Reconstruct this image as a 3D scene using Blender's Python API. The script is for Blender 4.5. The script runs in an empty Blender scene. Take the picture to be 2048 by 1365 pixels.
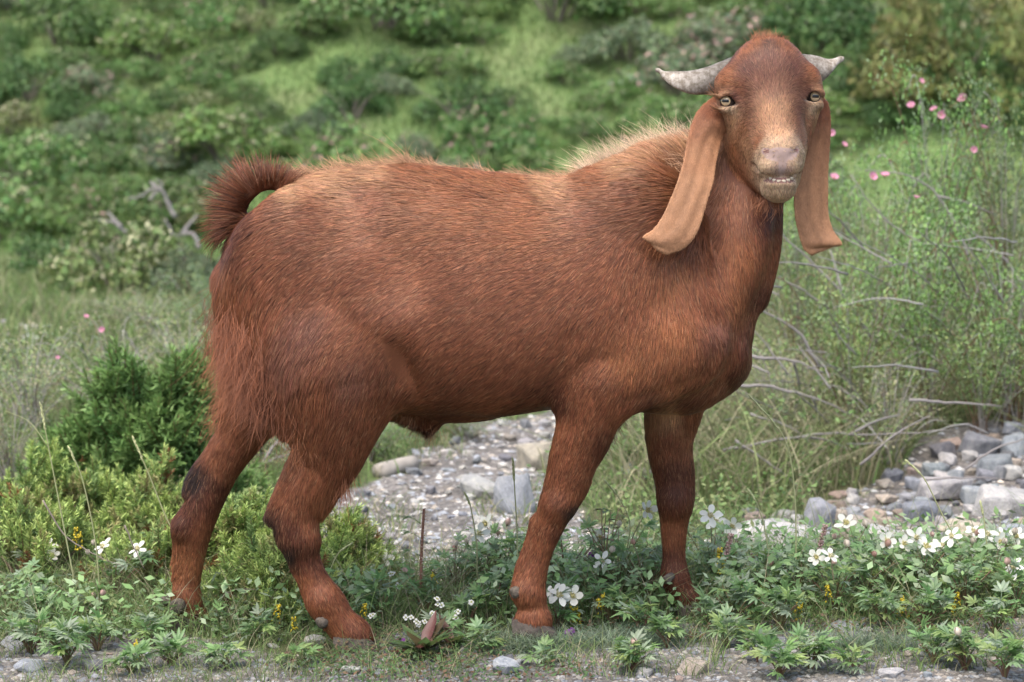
import bpy, bmesh, math, random
import numpy as np
from mathutils import Vector, Matrix

random.seed(11)
RNG = np.random.default_rng(11)
SC = bpy.context.scene
COL = SC.collection

# ------------------------------------------------------------------ camera
FOC = 70.0
FPX = 2048.0 * FOC / 36.0
CAM = np.array([0.0, -3.72, 0.93])
PITCH = math.atan((682.5 - 300.0) / FPX)
CP, SP = math.cos(PITCH), math.sin(PITCH)
cd = bpy.data.cameras.new("camera")
cd.lens = FOC
cd.sensor_width = 36.0
cd.clip_start = 0.05
cd.clip_end = 600.0
cd.dof.use_dof = True
cd.dof.focus_distance = 3.66
cd.dof.aperture_fstop = 5.6
cam = bpy.data.objects.new("camera", cd)
cam.location = CAM
cam.rotation_euler = (math.pi / 2 - PITCH, 0, 0)
COL.objects.link(cam)
SC.camera = cam

# ------------------------------------------------------------------ light
SUN_EL, SUN_AZ = math.radians(66), math.radians(212)     # azimuth measured from +Y clockwise
world = bpy.data.worlds.new("World")
SC.world = world
world.use_nodes = True
wn = world.node_tree.nodes
bgd = wn["Background"]
sky = wn.new("ShaderNodeTexSky")
sky.sky_type = 'NISHITA'
sky.sun_disc = False
sky.sun_elevation = SUN_EL
sky.sun_rotation = SUN_AZ
sky.dust_density = 4.0
sky.ozone_density = 0.6
sky.air_density = 1.0
world.node_tree.links.new(sky.outputs[0], bgd.inputs[0])
bgd.inputs[1].default_value = 0.15
sl = bpy.data.lights.new("sun", 'SUN')
sl.energy = 1.3
sl.angle = math.radians(55)
sl.color = (1.0, 0.965, 0.915)
sun = bpy.data.objects.new("sun", sl)
sd = Vector((math.sin(SUN_AZ) * math.cos(SUN_EL), math.cos(SUN_AZ) * math.cos(SUN_EL), math.sin(SUN_EL)))
sun.rotation_euler = sd.to_track_quat('Z', 'Y').to_euler()
sun.location = sd * 50
COL.objects.link(sun)

SC.view_settings.view_transform = 'Standard'
SC.view_settings.look = 'None'
SC.view_settings.gamma = 1.0
SC.view_settings.use_curve_mapping = False
SC.view_settings.exposure = 1.24
SC.render.engine = 'CYCLES'
SC.cycles.use_denoising = True
SC.cycles.max_bounces = 8
SC.cycles.diffuse_bounces = 4
SC.cycles.glossy_bounces = 2
SC.cycles.transmission_bounces = 4
SC.cycles.transparent_max_bounces = 8

# ------------------------------------------------------------------ helpers
def P(px, py, Y=0.0):
    """photo pixel (2048 wide) seen at depth plane y = Y -> world point"""
    r, u = (px - 1024.0) / FPX, -(py - 682.5) / FPX
    d = np.array([r, CP + u * SP, -SP + u * CP])
    return CAM + d * ((Y - CAM[1]) / d[1])

def proj(p):
    """world -> photo pixel (only used to word labels and to test what is in view)"""
    q = np.asarray(p, float) - CAM
    f = q[..., 1] * CP - q[..., 2] * SP
    u = q[..., 1] * SP + q[..., 2] * CP
    return 1024 + FPX * q[..., 0] / f, 682.5 - FPX * u / f, f

KPX = 1.0 / 1070.0      # metres per photo pixel at the goat

def tag(o, label=None, cat=None, group=None, kind=None):
    if label: o["label"] = label
    if cat: o["category"] = cat
    if group: o["group"] = group
    if kind: o["kind"] = kind
    return o

def empty(name, loc=(0, 0, 0), rot=(0, 0, 0), sc=1.0):
    o = bpy.data.objects.new(name, None)
    o.empty_display_size = 0.05
    o.location = loc
    o.rotation_euler = rot
    o.scale = (sc, sc, sc) if not hasattr(sc, '__len__') else sc
    COL.objects.link(o)
    return o

def link_mesh(name, me, parent=None, loc=(0, 0, 0), rot=(0, 0, 0), sc=1.0):
    o = bpy.data.objects.new(name, me)
    o.location = loc
    o.rotation_euler = rot
    o.scale = (sc, sc, sc) if not hasattr(sc, '__len__') else sc
    if parent is not None:
        o.parent = parent
    COL.objects.link(o)
    return o

def mesh_np(name, V, F, mat=None, smooth=True, cols=None, colname="col"):
    """V (n,3), F (m,3|4) numpy arrays"""
    V = np.ascontiguousarray(V, dtype=np.float32)
    F = np.ascontiguousarray(F, dtype=np.int32)
    me = bpy.data.meshes.new(name)
    me.vertices.add(len(V))
    me.vertices.foreach_set("co", V.ravel())
    m, k = F.shape
    me.loops.add(m * k)
    me.loops.foreach_set("vertex_index", F.ravel())
    me.polygons.add(m)
    me.polygons.foreach_set("loop_start", np.arange(0, m * k, k, dtype=np.int32))
    me.polygons.foreach_set("loop_total", np.full(m, k, dtype=np.int32))
    me.polygons.foreach_set("use_smooth", np.full(m, smooth, dtype=bool))
    if cols is not None:
        a = me.attributes.new(colname, 'FLOAT_COLOR', 'POINT')
        c = np.ones((len(V), 4), np.float32)
        c[:, :3] = cols
        a.data.foreach_set("color", c.ravel())
    me.update(calc_edges=True)
    me.validate()
    if mat is not None:
        me.materials.append(mat)
    return me

class MB:
    """collects geometry (verts, faces, colours) into one mesh"""
    def __init__(s):
        s.v, s.f, s.c, s.n = [], [], [], 0
    def add(s, V, F, c=(1, 1, 1)):
        V = np.asarray(V, float).reshape(-1, 3)
        s.v.append(V)
        for f in F:
            s.f.append(tuple(int(i) + s.n for i in f))
        cc = np.asarray(c, float)
        s.c.append(np.tile(cc, (len(V), 1)) if cc.ndim == 1 else cc)
        s.n += len(V)
    def tube(s, pts, rad, n=6, c=(1, 1, 1), cap=True):
        V, F = tube_geo(pts, rad, n, cap)
        s.add(V, F, c)
    def mesh(s, name, mat=None, smooth=True):
        me = bpy.data.meshes.new(name)
        V = np.concatenate(s.v)
        me.from_pydata(V.tolist(), [], s.f)
        a = me.attributes.new("col", 'FLOAT_COLOR', 'POINT')
        c = np.ones((len(V), 4), np.float32)
        c[:, :3] = np.concatenate(s.c)
        a.data.foreach_set("color", c.ravel())
        me.polygons.foreach_set("use_smooth", np.full(len(me.polygons), smooth, dtype=bool))
        me.update()
        if mat is not None:
            me.materials.append(mat)
        return me

def tube_geo(pts, rad, n=6, cap=True):
    pts = np.asarray(pts, float)
    m = len(pts)
    rad = np.broadcast_to(np.asarray(rad, float), (m,)) if np.ndim(rad) else np.full(m, float(rad))
    T = np.gradient(pts, axis=0)
    T /= np.linalg.norm(T, axis=1)[:, None] + 1e-12
    ref = np.array([0.0, 0.0, 1.0]) if abs(T[0][2]) < 0.9 else np.array([1.0, 0, 0])
    V = []
    for i in range(m):
        a = np.cross(T[i], ref); a /= np.linalg.norm(a) + 1e-12
        b = np.cross(T[i], a)
        ref = np.cross(a, T[i])
        an = np.arange(n) * 2 * math.pi / n
        V.append(pts[i] + rad[i] * (np.cos(an)[:, None] * a + np.sin(an)[:, None] * b))
    V = np.concatenate(V)
    F = []
    for i in range(m - 1):
        for j in range(n):
            k = (j + 1) % n
            F.append((i * n + j, i * n + k, (i + 1) * n + k, (i + 1) * n + j))
    if cap:
        F.append(tuple(range(n - 1, -1, -1)))
        F.append(tuple((m - 1) * n + j for j in range(n)))
    return V, F

def catmull(pts, n):
    pts = np.asarray(pts, float)
    q = np.vstack([2 * pts[0] - pts[1], pts, 2 * pts[-1] - pts[-2]])
    t = np.linspace(0, len(pts) - 1 - 1e-9, n)
    i = t.astype(int); u = (t - i)[:, None]
    p0, p1, p2, p3 = q[i], q[i + 1], q[i + 2], q[i + 3]
    return 0.5 * ((2 * p1) + (-p0 + p2) * u + (2 * p0 - 5 * p1 + 4 * p2 - p3) * u ** 2 + (-p0 + 3 * p1 - 3 * p2 + p3) * u ** 3)

# value noise on arbitrary points
def _hash(i, j, k, s):
    h = (i * 374761393 + j * 668265263 + k * 2147483647 + s * 974634777) & 0xffffffff
    h = ((h ^ (h >> 13)) * 1274126177) & 0xffffffff
    return ((h ^ (h >> 16)) & 0xffff) / 65535.0
def vnoise(p, scale=1.0, seed=0, octaves=1):
    p = np.asarray(p, float)
    out = np.zeros(p.shape[:-1]); amp = 1.0; tot = 0.0
    for o in range(octaves):
        q = p * scale
        i = np.floor(q).astype(np.int64); f = q - i
        f = f * f * (3 - 2 * f)
        r = 0
        for dx in (0, 1):
            for dy in (0, 1):
                for dz in (0, 1):
                    w = (f[..., 0] if dx else 1 - f[..., 0]) * (f[..., 1] if dy else 1 - f[..., 1]) * (f[..., 2] if dz else 1 - f[..., 2])
                    r = r + w * _hash(i[..., 0] + dx, i[..., 1] + dy, i[..., 2] + dz, seed + o * 17)
        out += amp * r; tot += amp
        amp *= 0.5; scale *= 2.03
    return out / tot

# ------------------------------------------------------------------ materials
def new_mat(name):
    m = bpy.data.materials.new(name)
    m.use_nodes = True
    nt = m.node_tree
    return m, nt, nt.nodes["Principled BSDF"]

def mix_rgb(nt, fac, a, b, mode='MIX'):
    n = nt.nodes.new("ShaderNodeMix"); n.data_type = 'RGBA'; n.blend_type = mode
    for sock, val in ((n.inputs[0], fac), (n.inputs[6], a), (n.inputs[7], b)):
        if isinstance(val, bpy.types.NodeSocket): nt.links.new(val, sock)
        elif isinstance(val, (tuple, list)): sock.default_value = (*val, 1.0) if len(val) == 3 else val
        else: sock.default_value = val
    return n.outputs[2]

def noise_tex(nt, scale, detail=4, rough=0.6, coord='Object', vec=None):
    t = nt.nodes.new("ShaderNodeTexNoise"); t.inputs["Scale"].default_value = scale
    t.inputs["Detail"].default_value = detail; t.inputs["Roughness"].default_value = rough
    if vec is None:
        c = nt.nodes.new("ShaderNodeTexCoord"); vec = c.outputs[coord]
    nt.links.new(vec, t.inputs["Vector"])
    return t

def ramp(nt, fac, stops):
    r = nt.nodes.new("ShaderNodeValToRGB")
    e = r.color_ramp.elements
    while len(e) < len(stops): e.new(0.5)
    for k, (p, c) in enumerate(stops):
        e[k].position = p; e[k].color = (*c, 1.0)
    nt.links.new(fac, r.inputs[0])
    return r.outputs[0]

def bump(nt, bsdf, height, strength=0.4, dist=0.01):
    b = nt.nodes.new("ShaderNodeBump"); b.inputs["Strength"].default_value = strength; b.inputs["Distance"].default_value = dist
    nt.links.new(height, b.inputs["Height"]); nt.links.new(b.outputs[0], bsdf.inputs["Normal"])

def plain(name, col, rough=0.7, vary=0.25, scale=30, spec=0.3, bmp=0.0):
    m, nt, b = new_mat(name)
    t = noise_tex(nt, scale)
    dark = tuple(c * (1 - vary) for c in col); lite = tuple(min(1, c * (1 + vary)) for c in col)
    nt.links.new(ramp(nt, t.outputs[0], [(0.3, dark), (0.7, lite)]), b.inputs["Base Color"])
    b.inputs["Roughness"].default_value = rough
    b.inputs["Specular IOR Level"].default_value = spec
    if bmp: bump(nt, b, t.outputs[0], bmp, 0.01)
    return m

def attr_mat(name, rough=0.6, spec=0.25, trans=0.0, objrand=0.0, vary=0.2, nscale=40, huevar=0.0):
    """base colour from the 'col' vertex attribute, varied by noise and per object"""
    m, nt, b = new_mat(name)
    a = nt.nodes.new("ShaderNodeAttribute"); a.attribute_name = "col"
    t = noise_tex(nt, nscale, 3)
    v = nt.nodes.new("ShaderNodeMapRange"); v.inputs[3].default_value = 1 - vary; v.inputs[4].default_value = 1 + vary
    nt.links.new(t.outputs[0], v.inputs[0])
    h = nt.nodes.new("ShaderNodeHueSaturation")
    nt.links.new(a.outputs[0], h.inputs["Color"])
    val = v.outputs[0]
    if objrand:
        oi = nt.nodes.new("ShaderNodeObjectInfo")
        w = nt.nodes.new("ShaderNodeMapRange"); w.inputs[3].default_value = 1 - objrand; w.inputs[4].default_value = 1 + objrand
        nt.links.new(oi.outputs["Random"], w.inputs[0])
        mu = nt.nodes.new("ShaderNodeMath"); mu.operation = 'MULTIPLY'
        nt.links.new(val, mu.inputs[0]); nt.links.new(w.outputs[0], mu.inputs[1]); val = mu.outputs[0]
        if huevar:
            w2 = nt.nodes.new("ShaderNodeMapRange"); w2.inputs[3].default_value = 0.5 - huevar; w2.inputs[4].default_value = 0.5 + huevar
            wn2 = nt.nodes.new("ShaderNodeTexWhiteNoise"); wn2.noise_dimensions = '1D'
            nt.links.new(oi.outputs["Random"], wn2.inputs["W"])
            nt.links.new(wn2.outputs[0], w2.inputs[0]); nt.links.new(w2.outputs[0], h.inputs["Hue"])
    nt.links.new(val, h.inputs["Value"])
    nt.links.new(h.outputs[0], b.inputs["Base Color"])
    b.inputs["Roughness"].default_value = rough
    b.inputs["Specular IOR Level"].default_value = spec
    if trans:
        tr = nt.nodes.new("ShaderNodeBsdfTranslucent")
        nt.links.new(h.outputs[0], tr.inputs[0])
        mx = nt.nodes.new("ShaderNodeMixShader"); mx.inputs[0].default_value = trans
        out = nt.nodes["Material Output"]
        nt.links.new(b.outputs[0], mx.inputs[1]); nt.links.new(tr.outputs[0], mx.inputs[2])
        nt.links.new(mx.outputs[0], out.inputs[0])
    return m
# ================================================================== THE GROUND
def sstep(a, b, x):
    t = np.clip((x - a) / (b - a), 0, 1)
    return t * t * (3 - 2 * t)

def ground_z(x, y):
    x = np.asarray(x, float); y = np.asarray(y, float)
    p = np.stack([x, y, np.zeros_like(x)], -1)
    near = .028 + .030 * np.clip(x, -1.3, 1.3)
    z = near * (1 - sstep(.5, 1.6, y))
    z = z - .05 * sstep(.45, 1.0, y) * (1 - sstep(3, 7, y))
    bank = sstep(1.5, 4.8, y + .55 * (x - 1.0)) * sstep(.15, 1.3, x - .10 * y)         # brushy bank on the right
    z = z + .42 * bank * (1 - sstep(10, 22, y))
    z = z + .10 * sstep(-.6, -2.0, x) * sstep(.8, 2.5, y) * (1 - sstep(3, 6, y))
    z = z - .028 * np.clip(y - 7, 0, 17)
    zz = np.clip(y - 24 - 2.0 * (vnoise(p, .10, 71) - .5), 0, None)
    z = z + .44 * zz + .0
    hill = sstep(22, 30, y)
    z = z + hill * (1.7 * (vnoise(p, .09, 72, 2) - .5) + .7 * (vnoise(p, .32, 73) - .5))
    z = z + sstep(7, 14, y) * (1 - hill) * .35 * (vnoise(p, .25, 74) - .5)
    rough = .10 * sstep(1.2, 5, y)
    z = z - .008 + (vnoise(p, 1.6, 75, 2) - .5) * (.012 + rough)
    z = z + (vnoise(p, 9.0, 76, 2) - .5) * (.010 + .02 * sstep(.3, 1.5, y))
    return z

def ground_hit(px, py):
    """where the sight line of a photo pixel meets the ground"""
    r, u = (px - 1024.0) / FPX, -(py - 682.5) / FPX
    d = np.array([r, CP + u * SP, -SP + u * CP])
    t = np.concatenate([np.linspace(3.0, 9, 240), np.linspace(9.05, 70, 900)])
    q = CAM[None] + d[None] * t[:, None]
    below = q[:, 2] < ground_z(q[:, 0], q[:, 1])
    k = int(np.argmax(below)) if below.any() else len(t) - 1
    return q[k]

def in_poly(x, y, poly):
    c = np.zeros(x.shape, bool); n = len(poly)
    for i in range(n):
        x0, y0 = poly[i]; x1, y1 = poly[(i + 1) % n]
        cond = ((y0 > y) != (y1 > y)) & (x < (x1 - x0) * (y - y0) / (y1 - y0 + 1e-12) + x0)
        c ^= cond
    return c

PATH = [ground_hit(*q)[:2] for q in ((430, 1190), (640, 1010), (745, 950), (880, 890), (975, 845), (1200, 790), (1190, 850), (1140, 930), (1120, 1000), (1160, 1060), (1290, 1110), (1300, 1190))]
SCREE = [ground_hit(*q)[:2] for q in ((1400, 1150), (1430, 1062), (1600, 1010), (1760, 962), (1900, 900), (1990, 862), (2200, 850), (2250, 1150))]

def gravel_mask(x, y):
    p = np.stack([x, y, 0 * x], -1)
    wx = x + .34 * (vnoise(p, 3.0, 81, 2) - .5); wy = y + .5 * (vnoise(p, 2.6, 82, 2) - .5)
    m = in_poly(wx, wy, PATH) | in_poly(wx, wy, SCREE)
    front = wy < -.02 + .1 * (vnoise(p, 2.0, 83) - .5) + .10 * np.clip(-x - .55, 0, 1) * -1
    return m | front

xs = np.sinh(np.linspace(-4.3, 4.3, 330)) * 1.25
ys = np.concatenate([np.linspace(-5, -.6, 16), np.arange(-.56, 1.2, .022), np.arange(1.22, 5, .045), np.arange(5.05, 12, .12), np.arange(12.2, 46, .3), np.linspace(46.5, 110, 50)])
GXX, GYY = np.meshgrid(xs, ys, indexing='ij')
GZZ = ground_z(GXX, GYY)
gv = np.stack([GXX, GYY, GZZ], -1).reshape(-1, 3)
ni, nj = GXX.shape
ii, jj = np.meshgrid(np.arange(ni - 1), np.arange(nj - 1), indexing='ij')
a_ = (ii * nj + jj).ravel()
gf = np.stack([a_, a_ + nj, a_ + nj + 1, a_ + 1], 1)
gm = gravel_mask(gv[:, 0], gv[:, 1])
# colours of soil, gravel and sward (the material adds the fine grain)
C_GRAV = np.array((.20, .187, .172)); C_SOIL = np.array((.105, .082, .056)); C_GRASS = np.array((.115, .185, .058)); C_DRY = np.array((.22, .21, .12)); C_LUSH = np.array((.18, .26, .10))
n1 = vnoise(gv, .8, 91, 3)[:, None]; n2 = vnoise(gv, .22, 92, 3)[:, None]; n3 = vnoise(gv, 5, 93, 2)[:, None]
gc = C_SOIL * (1 - n3) + C_GRASS * n3
far = sstep(6, 11, gv[:, 1])[:, None]
lush = C_GRASS * (1 - n2) + C_LUSH * n2
lush = lush * (1 - .35 * sstep(.5, .8, n1)) + C_DRY * .35 * sstep(.5, .8, n1)
gc = gc * (1 - far) + lush * far
gc = np.where(gm[:, None], C_GRAV * (.75 + .5 * n3), gc)

def ground_mat():
    m, nt, b = new_mat("ground")
    a = nt.nodes.new("ShaderNodeAttribute"); a.attribute_name = "col"
    t1 = noise_tex(nt, 60, 6, .7); t2 = noise_tex(nt, 4, 5, .65)
    v = nt.nodes.new("ShaderNodeTexVoronoi"); v.inputs["Scale"].default_value = 85
    c = nt.nodes.new("ShaderNodeTexCoord"); nt.links.new(c.outputs["Object"], v.inputs["Vector"])
    k1 = ramp(nt, t1.outputs[0], [(.3, (.45, .45, .45)), (.7, (1.3, 1.3, 1.3))])
    k2 = ramp(nt, t2.outputs[0], [(.3, (.72, .72, .72)), (.7, (1.2, 1.2, 1.2))])
    bw = nt.nodes.new("ShaderNodeRGBToBW"); nt.links.new(v.outputs["Color"], bw.inputs[0])
    k3 = ramp(nt, bw.outputs[0], [(.2, (.7, .7, .72)), (.8, (1.25, 1.22, 1.18))])
    x = mix_rgb(nt, 1.0, a.outputs[0], k1, 'MULTIPLY'); x = mix_rgb(nt, 1.0, x, k2, 'MULTIPLY'); x = mix_rgb(nt, .8, x, k3, 'MULTIPLY')
    nt.links.new(x, b.inputs["Base Color"])
    b.inputs["Roughness"].default_value = .95; b.inputs["Specular IOR Level"].default_value = .1
    bump(nt, b, t1.outputs[0], .8, .012)
    return m
ground = tag(link_mesh("ground", mesh_np("ground", gv, gf, ground_mat(), True, gc)), kind="structure")
# ================================================================== THE GOAT
# body surface: smooth union of muscle volumes on a rectilinear grid, meshed with surface nets
def _axis(a, b, fine, cs, fs):
    out = [a]
    while out[-1] < b:
        s = fs if fine[0] <= out[-1] <= fine[1] else cs
        out.append(out[-1] + s)
    return np.array(out, np.float32)

_hx0, _hx1 = P(1424, 200, -.05)[0], P(1652, 200, -.05)[0]
_hz0, _hz1 = P(1500, 412, -.12)[2], P(1500, 60, -.02)[2]
GX = _axis(P(318, 900)[0], P(1668, 900)[0], (_hx0, _hx1), 0.0052, 0.0024)
GY = _axis(-0.262, 0.235, (-0.262, -0.10), 0.0048, 0.0028)
GZ = _axis(-0.09, P(1500, 50)[2], (_hz0, _hz1), 0.0052, 0.0024)
FLD = np.full((len(GX), len(GY), len(GZ)), 0.5, np.float32)

def _box(lo, hi):
    i0, i1 = np.searchsorted(GX, lo[0]), np.searchsorted(GX, hi[0])
    j0, j1 = np.searchsorted(GY, lo[1]), np.searchsorted(GY, hi[1])
    k0, k1 = np.searchsorted(GZ, lo[2]), np.searchsorted(GZ, hi[2])
    sl = (slice(i0, i1), slice(j0, j1), slice(k0, k1))
    return sl, GX[i0:i1, None, None], GY[None, j0:j1, None], GZ[None, None, k0:k1]

def _smin(a, b, k):
    h = np.maximum(k - np.abs(a - b), 0.0) / k
    return np.minimum(a, b) - h * h * k * 0.25

def cone(a, b, ra, rb, k=0.02, ys=1.0, sub=False):
    a = np.asarray(a, np.float32); b = np.asarray(b, np.float32)
    m = max(ra, rb) * max(1, ys) + k * 1.2 + 0.012
    sl, X, Y, Z = _box(np.minimum(a, b) - m, np.maximum(a, b) + m)
    Yq = (Y - a[1]) / ys
    d = b - a; dy = d[1] / ys
    L2 = float(d[0] ** 2 + dy ** 2 + d[2] ** 2) + 1e-12
    t = np.clip(((X - a[0]) * d[0] + Yq * dy + (Z - a[2]) * d[2]) / L2, 0, 1)
    r = ra + (rb - ra) * t
    D = np.sqrt((X - a[0] - t * d[0]) ** 2 + (Yq - t * dy) ** 2 + (Z - a[2] - t * d[2]) ** 2) - r
    FLD[sl] = -_smin(-FLD[sl], D, k) if sub else _smin(FLD[sl], D, k)

def chain(pts, k=0.02, ys=1.0, sub=False):
    """pts: (px, py, Y, radius px); one tapering limb along a smooth line"""
    W = np.array([[*P(*p[:3]), p[3] * KPX] for p in pts], np.float32)
    if len(W) > 2:
        W = catmull(W, 7 * (len(W) - 1) + 1).astype(np.float32)
    m = W[:, 3].max() * max(1, ys) + k * 1.2 + 0.012
    sl, X, Y, Z = _box(W[:, :3].min(0) - m, W[:, :3].max(0) + m)
    D = None
    for p, q in zip(W[:-1], W[1:]):
        mm = max(p[3], q[3]) * max(1, ys) + k * 1.2 + 0.012
        lo, hi = np.minimum(p[:3], q[:3]) - mm, np.maximum(p[:3], q[:3]) + mm
        if D is None:
            D = np.full((X.shape[0], Y.shape[1], Z.shape[2]), 0.5, np.float32)
        i0, i1 = np.searchsorted(X[:, 0, 0], [lo[0], hi[0]]); j0, j1 = np.searchsorted(Y[0, :, 0], [lo[1], hi[1]]); k0, k1 = np.searchsorted(Z[0, 0, :], [lo[2], hi[2]])
        x, y, z = X[i0:i1] - p[0], (Y[:, j0:j1] - p[1]) / ys, Z[:, :, k0:k1] - p[2]
        d = q - p; dy = d[1] / ys
        t = np.clip((x * d[0] + y * dy + z * d[2]) / float(d[0] ** 2 + dy ** 2 + d[2] ** 2 + 1e-12), 0, 1)
        dd = np.sqrt((x - t * d[0]) ** 2 + (y - t * dy) ** 2 + (z - t * d[2]) ** 2) - (p[3] + d[3] * t)
        D[i0:i1, j0:j1, k0:k1] = np.minimum(D[i0:i1, j0:j1, k0:k1], dd)
    FLD[sl] = -_smin(-FLD[sl], D, k) if sub else _smin(FLD[sl], D, k)

def ell(c, r, k=0.02, rot=0.0, yaw=0.0, sub=False):
    """c: (px, py, Y); r: (rx px, rz px, ry m); rot: degrees in the picture plane; yaw about z"""
    c = P(*c); rx, rz, ry = r[0] * KPX, r[1] * KPX, r[2]
    m = max(rx, ry, rz) + k + 0.012
    sl, X, Y, Z = _box(c - m, c + m)
    x, y, z = X - c[0], Y - c[1], Z - c[2]
    if yaw:
        cy, sy = math.cos(math.radians(yaw)), math.sin(math.radians(yaw))
        x, y = x * cy + y * sy, -x * sy + y * cy
    if rot:
        cr, sr = math.cos(math.radians(rot)), math.sin(math.radians(rot))
        x, z = x * cr + z * sr, -x * sr + z * cr
    q = np.sqrt((x / rx) ** 2 + (y / ry) ** 2 + (z / rz) ** 2)
    g = np.sqrt((x / rx ** 2) ** 2 + (y / ry ** 2) ** 2 + (z / rz ** 2) ** 2) + 1e-6
    D = q * (q - 1.0) / g
    FLD[sl] = -_smin(-FLD[sl], D, k) if sub else _smin(FLD[sl], D, k)

def torso():
    st = np.array([  # px, top, bottom, half width
        (472, 520, 640, .065), (484, 466, 690, .085), (505, 432, 740, .108), (540, 394, 775, .128), (580, 370, 795, .142), (620, 356, 806, .152),
        (700, 343, 812, .168), (800, 337, 818, .187), (900, 342, 826, .198), (1000, 353, 828, .198), (1100, 361, 815, .186),
        (1200, 356, 806, .165), (1300, 352, 812, .148), (1390, 430, 808, .130), (1430, 540, 780, .105), (1452, 600, 750, .085)], float)
    xs = np.array([P(s[0], 600)[0] for s in st])
    zt = np.array([P(s[0], s[1])[2] for s in st]); zb = np.array([P(s[0], s[2])[2] for s in st])
    x = GX.astype(float)
    ex = np.maximum(np.maximum(xs[0] - x, x - xs[-1]), 0)
    f = lambda v: np.interp(x, xs, v)
    def sm(v):
        v = f(v)
        for _ in range(6):
            v[1:-1] = 0.25 * v[:-2] + 0.5 * v[1:-1] + 0.25 * v[2:]
        return v
    zc = sm((zt + zb) / 2); h = sm((zt - zb) / 2); w = sm(st[:, 3])
    dz = (GZ[None, None, :] - zc[:, None, None]) / h[:, None, None]
    we = w[:, None, None] * (1 - 0.22 * np.clip(dz, -1.2, 1.2))
    dy = GY[None, :, None] / we
    q = (np.abs(dy) ** 2.25 + np.abs(dz) ** 2.25) ** (1 / 2.25)
    D = (q - 1) * np.minimum(h, w)[:, None, None]
    R, E = 0.03, ex[:, None, None] + np.zeros_like(D)
    D = np.where(E > 0, np.sqrt(np.maximum(D + R, 0) ** 2 + E ** 2) - R, D)
    FLD[:] = _smin(FLD, D.astype(np.float32), 0.01)

torso()
ell((505, 560, .0), (52, 110, .085), .04)
# --- haunches and hind legs
ell((610, 590, -.092), (140, 195, .074), .05, rot=14)
ell((650, 730, -.100), (135, 130, .070), .06)
ell((770, 640, -.145), (70, 120, .035), .05, rot=20)         # flank fold in front of the thigh
chain([(655, 740, -.108, 125), (667, 840, -.106, 92), (654, 920, -.102, 59), (613, 988, -.098, 46), (596, 1030, -.096, 44), (594, 1065, -.096, 39),
       (606, 1108, -.096, 31), (628, 1158, -.098, 27), (652, 1206, -.100, 37), (678, 1242, -.102, 33), (704, 1268, -.104, 36), (712, 1276, -.104, 33)], .045, .80)
chain([(622, 885, -.098, 26), (568, 982, -.096, 18), (545, 1030, -.096, 14)], .016)
chain([(578, 1060, -.096, 17), (585, 1110, -.097, 13), (606, 1160, -.098, 13), (632, 1212, -.1, 16)], .007, .9)
ell((602, 1076, -.104), (35, 34, .024), .018)
ell((645, 1200, -.110), (24, 24, .02), .016)
ell((575, 1055, -.100), (20, 36, .02), .014)                # bony side of the hock
ell((610, 590, .092), (140, 195, .074), .05, rot=14)
ell((565, 715, .100), (112, 112, .065), .05)
chain([(540, 740, .105, 95), (488, 855, .104, 54), (444, 935, .1, 38), (411, 1000, .1, 37), (389, 1055, .1, 37),
       (384, 1110, .1, 27), (376, 1165, .1, 25), (371, 1195, .1, 33), (377, 1222, .1, 31), (383, 1236, .1, 35)], .02, .82)
chain([(446, 890, .1, 24), (396, 948, .1, 17), (378, 980, .1, 13)], .014)
chain([(362, 1060, .098, 16), (357, 1115, .098, 13), (349, 1165, .098, 13), (352, 1200, .098, 16)], .007, .9)
ell((368, 1052, .092), (20, 26, .022), .014)
# --- shoulder and forelegs
ell((1275, 540, -.085), (110, 190, .050), .09, rot=-16)
ell((1368, 655, -.108), (80, 92, .052), .028, rot=-10)
ell((1396, 690, -.116), (54, 56, .040), .024)
ell((1300, 695, -.124), (124, 78, .044), .028, rot=8)
chain([(1365, 715, -.112, 58), (1240, 760, -.120, 70), (1182, 790, -.120, 66)], .035, .75)
chain([(1195, 770, -.120, 70), (1172, 850, -.116, 58), (1147, 920, -.112, 47), (1133, 970, -.11, 42), (1111, 1020, -.109, 33), (1096, 1060, -.109, 27),
       (1080, 1112, -.108, 21), (1064, 1160, -.107, 27), (1059, 1186, -.107, 32), (1066, 1216, -.107, 27), (1066, 1238, -.108, 35), (1067, 1244, -.108, 35)], .022, .85)
chain([(1078, 1040, -.107, 15), (1062, 1085, -.107, 12), (1044, 1135, -.107, 12), (1038, 1180, -.107, 16)], .007, .9)
ell((1119, 1006, -.117), (30, 36, .029), .013, rot=-25)
ell((1052, 1184, -.113), (20, 22, .02), .014)
ell((1275, 540, .085), (110, 190, .050), .09, rot=-16)
ell((1390, 690, .095), (70, 85, .05), .04)
chain([(1370, 720, .1, 78), (1345, 825, .100, 58), (1340, 890, .1, 47), (1350, 965, .1, 40), (1351, 1010, .1, 34), (1348, 1056, .1, 27),
       (1348, 1110, .1, 23), (1350, 1152, .098, 29), (1362, 1180, .095, 26), (1376, 1200, .092, 28)], .02, .85)
ell((1350, 1000, .088), (33, 38, .024), .016)
ell((1350, 770, .0), (110, 46, .085), .04)                                      # brisket between the legs
ell((1440, 690, .010), (42, 76, .085), .045, rot=18)
ell((1452, 676, .045), (30, 62, .055), .045, rot=15)
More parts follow.
